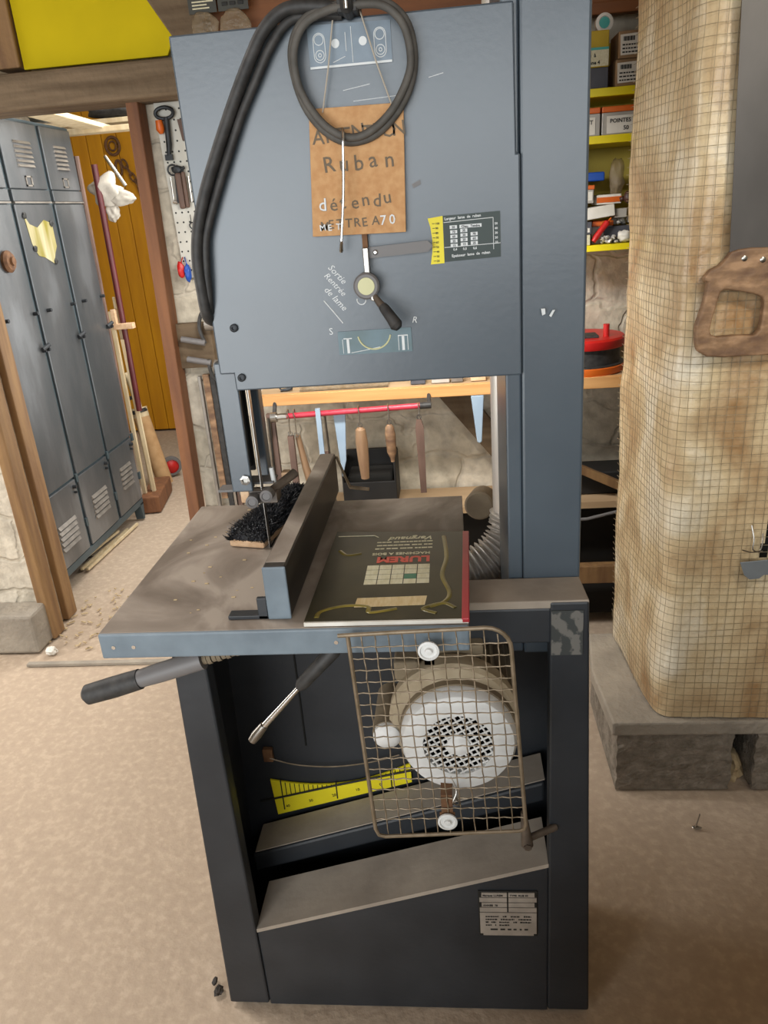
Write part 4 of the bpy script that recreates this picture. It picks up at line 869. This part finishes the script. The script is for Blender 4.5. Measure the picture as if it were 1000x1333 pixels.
t = hung('mallet', 'stout pale wooden handle hooked on the red rod above the fence', -.318, .888, MB().tube([(-.318, 2.47, .880), (-.318, 2.47, .872), (-.317, 2.47, .83), (-.316, 2.47, .77), (-.315, 2.47, .70)], [.009, .017, .021, .019, .014], 18), M['handle'])
hung('chisel_handle', 'slim brown wooden handle hooked at the middle of the red rod', -.220, .893, MB().tube([(-.220, 2.47, .884), (-.220, 2.47, .876), (-.219, 2.47, .85), (-.218, 2.47, .79), (-.217, 2.47, .768), (-.217, 2.47, .755)], [.008, .014, .018, .016, .008, .006], 16), M['sawhandle'])
hung('rasp', 'long dark brown rasp hooked at the right end of the red rod', -.120, .905, MB().prism([(-.129, .897), (-.113, .897), (-.106, .87), (-.108, .64), (-.128, .64), (-.134, .87)], 2.464, 2.474), M['filebrown'])
b = MB(); b.tube([(-.632, 2.50, .92), (-.640, 2.50, .60)], .007, 8); tag(b.build('steel_tube', M['steel'], smooth=True), 'thin steel tube hanging left of the red rod by the guide post', 'tool', HK)
b = MB(); b.box(-.642, -.615, 2.51, 2.53, .56, .93); tag(b.build('wooden_stile', M['filebrown']), 'brown wooden strip behind the thin steel tube left of the red rod', 'strip')
# on the worktop
ty = thing('hardware_tray', 'clear plastic tray of metal fittings on the worktop behind the saw head', 'tray', (-.38, 2.58, .998))
b = MB(); b.box(-.52, -.22, 2.53, 2.66, .998, 1.004); b.box(-.52, -.22, 2.53, 2.533, .998, 1.020); b.build('tray', M['clear'], ty)
b = MB()
for i in range(60):
    x, y = random.uniform(-.51, -.23), random.uniform(2.54, 2.65); a = random.uniform(0, PI); b.cyl((x, y, 1.008 + random.uniform(0, .02)), (x + .02 * math.cos(a), y + .02 * math.sin(a), 1.008 + random.uniform(0, .02)), .004, n=6)
tag(b.build('fittings', M['steel'], ty), kind='stuff')
for i, (x, w_) in enumerate(((-.145, .05), (-.075, .06), (-.01, .04), (.055, .05))):
    b = MB(); b.box(x, x + w_, 2.54, 2.60, .998, 1.030); b.cyl((x, 2.55, 1.032), (x + w_, 2.56, 1.034), .006, n=8)
    tag(b.build('small_fitting', M[('darkbox', 'galv', 'slat', 'brushwood')[i]], bevel=.003), ('small dark box on the worktop right of the tray', 'bright metal piece on the worktop between dark box and grey piece', 'grey metal piece on the worktop near the duct', 'small pale block on the worktop nearest the duct')[i], 'fitting')
b = MB(); b.tube(ringpts((-.57, 2.55, 1.012), .022, .012), .003, 6, closed=True); b.cyl((-.59, 2.55, 1.001), (-.55, 2.56, 1.004), .005, n=8); tag(b.build('shackle', M['padlock'], smooth=True), 'small dark shackle on the worktop left of the clear tray', 'shackle')
rl = thing('cable_reel', 'orange and black cable reel lying flat on the worktop right of the saw', 'cable reel', (.44, 2.64, .998))
ro = Vector((.435, 2.635, .998))
b = MB(); b.lathe([(.125, .004), (.130, .010), (.130, .028), (.118, .030), (.118, .085), (.05, .085)], ro, (0, 0, 1), 40); b.build('drum', M['rubber'], rl, smooth=True)
b = MB(); b.lathe([(.06, .0), (.131, .0), (.134, .006), (.134, .022), (.128, .026), (.06, .026)], ro, (0, 0, 1), 40); b.build('lower_flange', M['orange'], rl, smooth=True)
b = MB(); b.lathe([(.03, .082), (.131, .082), (.135, .088), (.135, .108), (.128, .114), (.085, .116), (.03, .110)], ro, (0, 0, 1), 40); b.build('upper_flange', M['redplastic'], rl, smooth=True)
b = MB(); b.cyl(ro + Vector((.062, -.06, .112)), ro + Vector((.062, -.06, .155)), .010, n=14); b.build('crank_knob', M['redplastic'], rl, smooth=True)
b = MB(); b.box(.36, .47, 2.55, 2.62, 1.112, 1.122); b.build('socket_plate', M['rubber'], rl, bevel=.003)
# under the worktop
bx = thing('dark_hood', 'dark sheet-metal crate on the rack under the worktop behind the table', 'hood', (-.31, 2.65, .5))  # dark sheet-metal hood, built as an open box
b = MB(); b.box(-.415, -.222, 2.60, 2.76, .545, .556); b.box(-.415, -.222, 2.75, 2.762, .55, .72); b.box(-.415, -.222, 2.60, 2.61, .55, .64); b.box(-.228, -.220, 2.60, 2.76, .55, .715); b.box(-.417, -.409, 2.60, 2.76, .55, .70); b.build('shell', M['hood'], bx, bevel=.003)
b = MB(); b.box(-.40, -.235, 2.62, 2.74, .557, .66); b.build('black_opening', M['dark'], bx, bevel=.01)  # near-black filler for the black opening of the hood
rk = thing('timber_rack', 'rough timber rack with dark boards under the worktop', 'rack', (.1, 2.65, 0))
b = MB(); b.box(-.60, .95, 2.56, 2.77, .52, .544); b.build('shelf', M['planktop'], rk)
for x in (-.62, .30, .95): MB().box(x, x + .04, 2.62, 2.68, .0, .52).build('post', M['oak_red'], rk)
b = MB(); b.box(.30, .99, 2.575, 2.615, .215, .285); b.build('rail', M['oak'], rk, bevel=.003)
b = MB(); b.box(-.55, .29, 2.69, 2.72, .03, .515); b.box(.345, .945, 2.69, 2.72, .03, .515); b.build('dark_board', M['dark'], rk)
tag(MB().prism([(.30, .705), (.62, .545), (.62, .580), (.30, .735)], 2.575, 2.60).build('leaning_slat', M['oak'], bevel=.002), 'tan wooden slat slanting across the rack right of the saw column', 'slat')
b = MB(); b.box(.32, .93, 2.63, 2.76, .545, .63); tag(b.build('dark_case', M['hood'], bevel=.006), 'black case lying on the rack behind the slanting slat', 'case')
b = MB(); b.tube([(.30, 2.57, .470), (.45, 2.565, .478), (.62, 2.57, .515)], .006, 8); tag(b.build('grey_conduit', M['greyplastic'], smooth=True), 'thin grey tube crossing the dark rack right of the saw column', 'tube')

# packets and board above the saw head
for i, x in enumerate((-.745, -.655)):
    w_ = .085 if i == 0 else .092
    t = thing('blister_pack', ('dark card packet with white print hung left above the saw head', 'dark card packet with black shapes hung right above the saw head')[i], 'packet', (x, 2.64, 2.1), 'packets hung above the saw')
    b = MB(); b.box(x, x + w_, 2.638, 2.641, 2.132, 2.24); c_ = b.build('card', M['packet'], t)
    b = MB()
    if i == 0:
        for k, l_ in enumerate((.065, .045, .052)): b.box(x + .012, x + .012 + l_, 2.637, 2.6381, 2.160 - k * .0085, 2.1635 - k * .0085)
        b.build('white_print', M['creamprint'], c_)
    else:
        for k in range(6): b.box(x + .012 + .024 * (k % 3), x + .03 + .024 * (k % 3), 2.635, 2.6381, 2.145 + .016 * (k // 3), 2.155 + .016 * (k // 3))
        b.build('black_clip', M['ink'], c_, bevel=.002)
    b = MB(); b.blob((x + w_ / 2, 2.636, 2.092), (w_ / 2, .006, .045), 3 + i, .2); b.build('clear_bag', M['clear'], t, smooth='all')

# ================================================================== YELLOW SHELVES RIGHT OF THE SAW
ysf = thing('wall_shelves', 'yellow edged wall shelves holding boxes right of the saw column', 'shelf', (.6, 2.6, 1.37))
for z in (1.3835, 1.679, 1.800):
    b = MB(); b.box(.30, 1.10, 2.492, 2.77, z, z + .021 if z > 1.5 else z + .018); s = b.build('shelf_board', M['yellowshelf'], ysf, bevel=.001)
b = MB(); b.box(.30, 1.10, 2.762, 2.778, 1.38, 1.97); b.build('back_board', M['yellowback'], ysf)
b = MB(); b.box(.29, .30, 2.50, 2.77, 1.38, 2.0); b.build('side_board', M['yellowback'], ysf)
def carton(name, label, x0, x1, z0, h, mb_, y0=2.505, d=.12, grp=None, cat='box'):
    t = thing(name, label, cat, ((x0 + x1) / 2, y0 + d / 2, z0), grp)
    MB().box(x0, x1, y0, y0 + d, z0, z0 + h).build('carton', M[mb_], t, bevel=.002); return t
G1 = 'cartons on the top yellow shelf'
t = carton('screw_box', 'dark grey box with handwritten cream label on the top yellow shelf', .345, .466, 1.822, .052, 'darkbox', grp=G1)
t = carton('screw_box', 'mustard box with handwritten cream front standing on the dark grey box', .345, .466, 1.8745, .090, 'olivebox', grp=G1)
b = MB(); b.box(.346, .465, 2.502, 2.506, 1.877, .0 + 1.917); lb = b.build('label_panel', M['creamprint'], t)
b = MB(); b.box(.346, .465, 2.501, 2.505, 1.917, 1.923); b.build('teal_band', M['teal'], t)
b = MB(); b.text('vis  à', .013, front(.404, 2.5015, 1.900), bold=.0004); b.text('panne 4', .013, front(.400, 2.5015, 1.882), bold=.0004); b.build('handwriting', M['ink'], lb)
for i, (z, x, lbt) in enumerate(((1.822, .486, 'brown carton with white barcode label lying directly on the top yellow shelf'), (1.8905, .492, 'upper brown carton with white barcode label stacked on a like one'))):
    t = carton('screw_carton', lbt, x, x + .135, z, .067, 'boxbrown', grp=G1)
    b = MB(); b.prism([(x + .006, z + .008), (x + .112, z + .010), (x + .118, z + .062), (x + .004, z + .058)], 2.5025, 2.5055); lb = b.build('white_label', M['page'], t)
    b = MB()
    for k in range(12): b.box(x + .012 + k * .0026, x + .0132 + k * .0026 + (.0008 if k % 3 else 0), 2.5017, 2.5027, z + .042, z + .053)
    for k in range(3):
        xx = x + .010
        while xx < x + .075: l_ = random.uniform(.004, .01); b.box(xx, xx + l_, 2.5017, 2.5027, z + .013 + k * .009, z + .0165 + k * .009); xx += l_ + .002
    b.box(x + .080, x + .105, 2.5017, 2.5027, z + .013, z + .0165); b.build('label_print', M['ink'], lb)
    b = MB(); b.box(x + .088, x + .102, 2.5015, 2.5026, z + .040, z + .054); b.build('teal_mark', M['teal'], lb)
b = MB(); b.lathe([(.022, 0), (.024, .004), (.024, .022), (.016, .024), (.015, .020), (0, .020)], (.455, 2.545, 1.985), n=28); b.b.verts.ensure_lookup_table()
tp = b.build('tape_roll', M['page'], smooth=True); tag(tp, 'white tape roll standing on the mustard box', 'tape roll')
MB().lathe([(.014, .0205), (.014, .0225), (.009, .023), (0, .023)], (.455, 2.545, 1.985), n=20).build('core', M['teal'], tp)
G2 = 'orange topped drawers on the middle yellow shelf'
for i, (x0, x1, tx) in enumerate(((.325, .447, ('TEST', '')), (.452, .600, ('POINTES TORX', '50')))):
    t = carton('parts_drawer', ('orange topped plastic drawer marked TEST on the middle yellow shelf', 'orange topped plastic drawer marked POINTES on the middle yellow shelf')[i], x0, x1, 1.7005, .058, 'drawerplastic', grp=G2, cat='drawer')
    b = MB(); b.box(x0, x1, 2.503, 2.62, 1.7590, 1.774); b.build('lid', M['orange'], t, bevel=.002)
    b = MB(); b.box(x0 + .008 if i == 0 else x0 + .014, x1 - .014 if i == 0 else x1 - .002, 2.5025, 2.5055, 1.704, 1.749); lb = b.build('paper_label', M['page'], t)
    b = MB(); b.text(tx[0], .0155 if i == 0 else .0150, front(x0 + .068 if i == 0 else x0 + .022, 2.5018, 1.731), bold=.0003)
    if tx[1]: b.text(tx[1], .0155, front(x0 + .060, 2.5018, 1.711), bold=.0003)
    b.build('lettering', M['ink'], lb)
# jumble on the bottom shelf
Z0 = 1.402
t = carton('parts_drawer', 'cream plastic drawer at the left end of the bottom yellow shelf', .335, .4265, Z0, .030, 'creamprint', 2.50, .10, G2 + ' ', 'drawer'); t['group'] = 'clutter on the bottom yellow shelf'
G3 = 'clutter on the bottom yellow shelf'
t = carton('parts_drawer', 'dark green drawer standing on the cream one at the left of the bottom shelf', .335, .430, Z0 + .0305, .036, 'darkbox', 2.50, .10, G3, 'drawer')
MB().box(.4175, .424, 2.4985, 2.5015, Z0 + .037, Z0 + .049).build('white_tab', M['page'], t)
t = carton('parts_drawer', 'grey drawer with orange lid behind the red screwdriver', .437, .500, Z0, .050, 'drawerplastic', 2.54, .10, G3, 'drawer'); MB().box(.437, .500, 2.535, 2.64, Z0 + .0505, Z0 + .066).build('lid', M['orange'], t, bevel=.002)
t = carton('open_bin', 'open grey plastic bin of small parts at the right of the bottom yellow shelf', .472, .560, Z0, .048, 'darkbox', 2.535, .10, G3, 'bin')
b = MB()
for i in range(24): b.blob((random.uniform(.505, .556), random.uniform(2.545, 2.60), Z0 + .056 + random.uniform(0, .014)), (.008, .007, .007), i, .3, sub=1)
tag(b.build('white_plugs', M['page'], t), kind='stuff')
b = MB()
for i in range(26): b.blob((random.uniform(.452, .505), random.uniform(2.50, 2.53), Z0 + .004 + random.uniform(0, .018)), (.006, .006, .005), i, .5, sub=1)
tag(b.build('loose_fittings', M['galv']), 'glinting loose metal fittings heaped on the bottom yellow shelf', 'fittings', kind='stuff')
b = MB(); b.blob((.530, 2.515, Z0 + .019), (.020, .014, .018), 9, .4); tag(b.build('plastic_plug', M['page'], smooth='all'), 'whitish lump beside the metal fittings on the bottom yellow shelf', 'plug')
t = thing('screwdriver', 'red handled tool leaning among parts on the bottom yellow shelf', 'screwdriver', (.46, 2.515, Z0), G3)
b = MB(); b.tube([(.4365, 2.508, Z0 + .009), (.445, 2.510, Z0 + .022), (.462, 2.514, Z0 + .042), (.478, 2.518, Z0 + .060), (.482, 2.519, Z0 + .064)], [.0075, .0095, .0090, .0100, .0055], 12); b.build('handle', M['redplastic'], t, smooth=True)
b = MB(); b.cyl((.482, 2.519, Z0 + .064), (.490, 2.521, Z0 + .073), .003, n=8); b.build('tip', M['orange'], t)
t = carton('flat_box', 'white flat box tilted on top of the bottom shelf clutter', .36, .4995, Z0 + .0725, .033, 'page', 2.508, .10, G3)
for ch in t.children: ch.rotation_euler = (0, -.10, 0)
t = carton('grey_box', 'small grey open box right of the tilted white box', .500, .536, Z0 + .072, .026, 'drawerplastic', 2.52, .08, G3)
t = carton('parts_drawer', 'small drawer with broad orange front stacked above the white box', .447, .520, Z0 + .112, .027, 'page', 2.53, .09, G3, 'drawer'); MB().box(.4475, .5195, 2.527, 2.531, Z0 + .117, Z0 + .132).build('front_panel', M['orange'], t)
t = carton('parts_drawer', 'grey drawer with orange lid by the saw column above the white box', .36, .436, Z0 + .118, .038, 'drawerplastic', 2.515, .09, G3, 'drawer'); MB().box(.36, .438, 2.512, 2.61, Z0 + .1562, Z0 + .168).build('lid', M['orange'], t, bevel=.002)
MB().box(.42, .432, 2.5125, 2.5155, Z0 + .126, Z0 + .150).build('white_label', M['page'], t)
b = MB(); b.box(.36, .475, 2.56, 2.66, Z0 + .1785, Z0 + .204); tag(b.build('blue_box', M['blue'], bevel=.004), 'flat blue plastic box high on the bottom shelf clutter', 'box', G3)
b = MB(); b.blob((.507, 2.55, Z0 + .185), (.022, .018, .052), 5, .45); tag(b.build('clear_bag', M['clear'], smooth='all'), 'crumpled clear plastic bag standing amid the bottom shelf clutter', 'bag', G3)
b = MB(); b.blob((.541, 2.525, Z0 + .128), (.016, .015, .018), 7, .15); b.cyl((.515, 2.53, Z0 + .122), (.53, 2.527, Z0 + .126), .007, n=10); tag(b.build('brown_knob', M['brownball'], smooth='all'), 'dark brown round knob at the right of the bottom shelf clutter', 'knob', G3)
b = MB(); b.tube(ringpts((.560, 2.56, Z0 + .225), .010, .02), .004, 8, closed=True); b.tube([(.556, 2.56, Z0 + .20), (.566, 2.56, Z0 + .25)], .006, 8); tag(b.build('steel_clip', M['padlock'], smooth=True), 'dark steel clip hanging under the middle shelf by the insulation', 'clip', G3)

# ================================================================== INSULATED STOVE CHIMNEY, RIGHT
ch = thing('insulated_chimney', 'chimney column wrapped in yellowed plastic and wire mesh on the right', 'chimney', (.8, 2.0, .232))
CR = .055
def perim(u):              # u metres along the wrap: left side (from the back), corner, front
    LS = .42
    if u < LS - CR * .8:
        t = u / (LS - CR * .8); return Vector((.468 + .028 * t, 2.18 - (2.18 - 1.748 - CR) * t)), Vector((-1, -.06))
    u2 = u - (LS - CR * .8); arc = CR * PI / 2
    if u2 < arc:
        a = u2 / CR; c_ = Vector((.496 + CR, 1.748 + CR)); d_ = Vector((-math.cos(a), -math.sin(a))); return c_ + d_ * CR, d_
    u3 = u2 - arc; return Vector((.496 + CR + u3, 1.748 + .012 * u3)), Vector((0, -1))
def surf(u, z, off=0.):
    p, nrm = perim(u)
    nz = mnoise.noise(Vector((u * 5, z * 4, 1.3))) * .009 + mnoise.noise(Vector((u * 17, z * 15, 4.1))) * .0035
    flare = .018 * max(0, (z - .9)) * (1 if u < .42 else 0)
    k = nz + off - .012 * math.exp(-((z - .235) / .05) ** 2) * 0
    return Vector((p.x + nrm.x * k, p.y + nrm.y * k, z))
U1, Z1, Z2 = 1.02, .235, 2.16
HU, HZ = (.652, .80), (.70, .935)             # torn opening
NU, NZ = 110, 150
b = MB(); g = [[b.b.verts.new(surf(U1 * i / NU, Z1 + (Z2 - Z1) * j / NZ)) for j in range(NZ + 1)] for i in range(NU + 1)]
for i in range(NU):
    for j in range(NZ):
        u = U1 * (i + .5) / NU; z = Z1 + (Z2 - Z1) * (j + .5) / NZ
        e = .012 * mnoise.noise(Vector((u * 30, z * 30, 0)))
        if HU[0] + e + (.935 - z) * -.08 < u < HU[1] and HZ[0] + e < z < HZ[1] + e: continue
        b.b.faces.new((g[i][j], g[i + 1][j], g[i + 1][j + 1], g[i][j + 1]))
b.build('plastic_wrap', M['insul'], ch, smooth='all')
b = MB(); b.box(.56, 1.10, 1.80, 2.15, .235, 2.16); b.build('dark_core', M['dark'], ch)  # near-black box put in for the dark inside the torn opening
b = MB()
nu = int(U1 / .0205)
for i in range(1, nu):
    u = U1 * i / nu; n = 90; ph = random.uniform(0, 6)
    if HU[0] + .01 < u < HU[1] - .02: segs = [(Z1, HZ[0] - .002), (HZ[1] - .006, Z2)]
    else: segs = [(Z1, Z2)]
    for z0, z1 in segs:
        n = max(4, int(90 * (z1 - z0) / (Z2 - Z1)))
        b.tube([surf(u + .0022 * math.sin((z0 + (z1 - z0) * k / n) * 5 + ph), z0 + (z1 - z0) * k / n, .0045 + .0015 * random.random()) for k in range(n + 1)], .0006, 4, cap=False)
nz_ = int((Z2 - Z1) / .0192)
for j in range(1, nz_):
    z = Z1 + (Z2 - Z1) * j / nz_; ph = random.uniform(0, 6)
    segs = [(0, HU[0] + .02), (HU[1], U1)] if HZ[0] + .09 < z < HZ[1] - .02 and j % 2 else [(0, U1)]
    for u0, u1 in segs:
        n = max(3, int(60 * (u1 - u0) / U1))
        b.tube([surf(u0 + (u1 - u0) * k / n, z + .002 * math.sin((u0 + (u1 - u0) * k / n) * 9 + ph), .0052 + .0015 * random.random()) for k in range(n + 1)], .0006, 4, cap=False)
b.build('wire_mesh', M['mesh'], ch, smooth='all')
b = MB(); b.tube(smoothpath([(.688, 1.74, .79), (.692, 1.728, .76), (.690, 1.722, .735), (.705, 1.722, .730), (.712, 1.726, .745), (.714, 1.735, .77)], 4), .0016, 6); b.tube(smoothpath([(.672, 1.738, .727), (.69, 1.726, .726), (.715, 1.728, .727)], 4), .0016, 6); b.build('broken_wire', M['steel'], ch, smooth=True)
# slab on rough blocks
b = MB(); b.prism([(.385, 1.735), (1.15, 1.735), (1.15, 2.20), (.40, 2.20), (.372, 1.99)], .188, .231, 'z'); tag(b.build('hearth_slab', M['slab'], bevel=.006), 'grey concrete slab carrying the insulated chimney', 'slab')
def rough(x0, x1, y0, y1, z0, z1, seed):
    b = MB(); n = 16
    b.box(x0, x1, y0, y1, z0, z1); bmesh.ops.subdivide_edges(b.b, edges=b.b.edges[:], cuts=14, use_grid_fill=True)
    for v in b.b.verts:
        if z0 + .002 < v.co.z < z1 - .002: v.co += Vector((mnoise.noise(v.co * 30 + Vector((seed, 0, 0))), mnoise.noise(v.co * 30 + Vector((0, seed, 0))), 0)) * .007
    return b
tag(rough(.402, .705, 1.745, 2.15, .0, .187, 1).build('concrete_block', M['block']), 'rough concrete block under the left half of the chimney slab', 'block', 'blocks under the chimney slab')
tag(rough(.765, 1.10, 1.745, 2.15, .0, .187, 5).build('concrete_block', M['block']), 'rough concrete block at the right edge under the chimney slab', 'block', 'blocks under the chimney slab')
b = MB(); b.blob((.735, 1.86, .02), (.03, .08, .04), 4, .5); tag(b.build('rubble', M['debris']), 'pale rubble in the gap between the two rough blocks', 'rubble', kind='stuff')
# hand saw hung on the chimney
hs = thing('hand_saw', 'old hand saw with weathered wooden handle hung upright on the chimney wrap', 'saw', (.65, 1.725, 1.2))
b = MB(); b.prism([(.578, 1.41), (.735, 1.405), (.80, 2.12), (.546, 2.12), (.560, 1.87)], 1.7245, 1.7265); b.build('blade', M['sawblade'], hs)
ho = [(.655, 1.419), (.618, 1.421), (.593, 1.419), (.579, 1.415), (.566, 1.398), (.556, 1.389), (.540, 1.382), (.530, 1.370), (.529, 1.361), (.536, 1.357), (.535, 1.344), (.531, 1.314), (.524, 1.289), (.518, 1.267), (.520, 1.232), (.526, 1.214), (.546, 1.202), (.583, 1.198), (.622, 1.199), (.679, 1.198), (.712, 1.206), (.722, 1.225), (.716, 1.26), (.712, 1.30), (.725, 1.34), (.748, 1.372), (.742, 1.400), (.715, 1.414), (.690, 1.418)]
hi = [(.571, 1.341), (.603, 1.335), (.635, 1.327), (.651, 1.319), (.654, 1.306), (.653, 1.274), (.651, 1.253), (.642, 1.242), (.601, 1.244), (.564, 1.243), (.551, 1.248), (.548, 1.259), (.551, 1.281), (.557, 1.308), (.563, 1.336)]
def ringslab(outer, inner, y0, y1):
    bm = bmesh.new()
    def loop(pts): 
        vs = [bm.verts.new((x, 0, z)) for x, z in pts]; return vs, [bm.edges.new((vs[i], vs[(i + 1) % len(vs)])) for i in range(len(vs))]
    _, e1 = loop(outer); _, e2 = loop(inner)
    bmesh.ops.triangle_fill(bm, use_beauty=True, use_dissolve=False, edges=e1 + e2)
    r = bmesh.ops.extrude_face_region(bm, geom=bm.faces[:])
    for v in [q for q in r['geom'] if isinstance(q, bmesh.types.BMVert)]: v.co.y = y1 - y0
    bmesh.ops.translate(bm, verts=bm.verts, vec=(0, y0, 0))
    mb = MB(); mb.b.free(); mb.b = bm; return mb
hd = ringslab(ho, hi, 1.7140, 1.7360).build('handle', M['sawhandle'], hs, bevel=.004, seg=3)
b = MB()
for x, z in ((.605, 1.401), (.642, 1.396), (.69, 1.398)): b.lathe([(.006, 0), (.006, .001), (.004, .0022), (0, .0025)], (x, 1.7145, z), n=16)
b.build('stud', M['steel'], hd, smooth=True)
b = MB(); b.prism([(.664, .702), (.80, .712), (.80, .668), (.722, .666), (.712, .657), (.690, .655), (.676, .668)], 1.722, 1.7245)
tag(b.build('trowel_blade', M['trowel'], bevel=.001), 'grey metal blade hung below the torn opening in the chimney wrap', 'blade')

# ================================================================== BITS ON THE FLOOR
b = MB(); b.blob((-.560, 1.128, .006), (.010, .013, .005), 3, .4); b.blob((-.575, 1.150, .005), (.006, .011, .004), 5, .5, sub=2); tag(b.build('dark_scrap', M['insect']), 'small dark scrap on the floor left of the saw base', 'scrap')
b = MB()
for i in range(60):
    x, y = random.uniform(-1.7, -1.45), random.uniform(2.55, 3.1); s = random.uniform(.004, .014); a = random.uniform(0, PI)
    b.box(-s, s, -.003, .003, 0, .004, Matrix.Translation((x, y, .0)) @ Matrix.Rotation(a, 4, 'Z'))
tag(b.build('splinters', M['debris']), 'pale splinters scattered at the foot of the left door post', 'splinters', kind='stuff')
b = MB(); b.blob((-1.64, 2.53, .012), (.022, .02, .018), 2, .4); tag(b.build('plaster_lump', M['page']), 'white plaster lump at the foot of the left door post', 'lump')
b = MB(); b.tube(smoothpath([(.575, 1.60, .004), (.580, 1.602, .02), (.585, 1.604, .045)], 4), .0018, 6); b.blob((.58, 1.60, .003), (.012, .006, .003), 2, .4, sub=2); tag(b.build('wire_scrap', M['steel']), 'bent bright wire scrap on the floor before the blocks', 'wire')
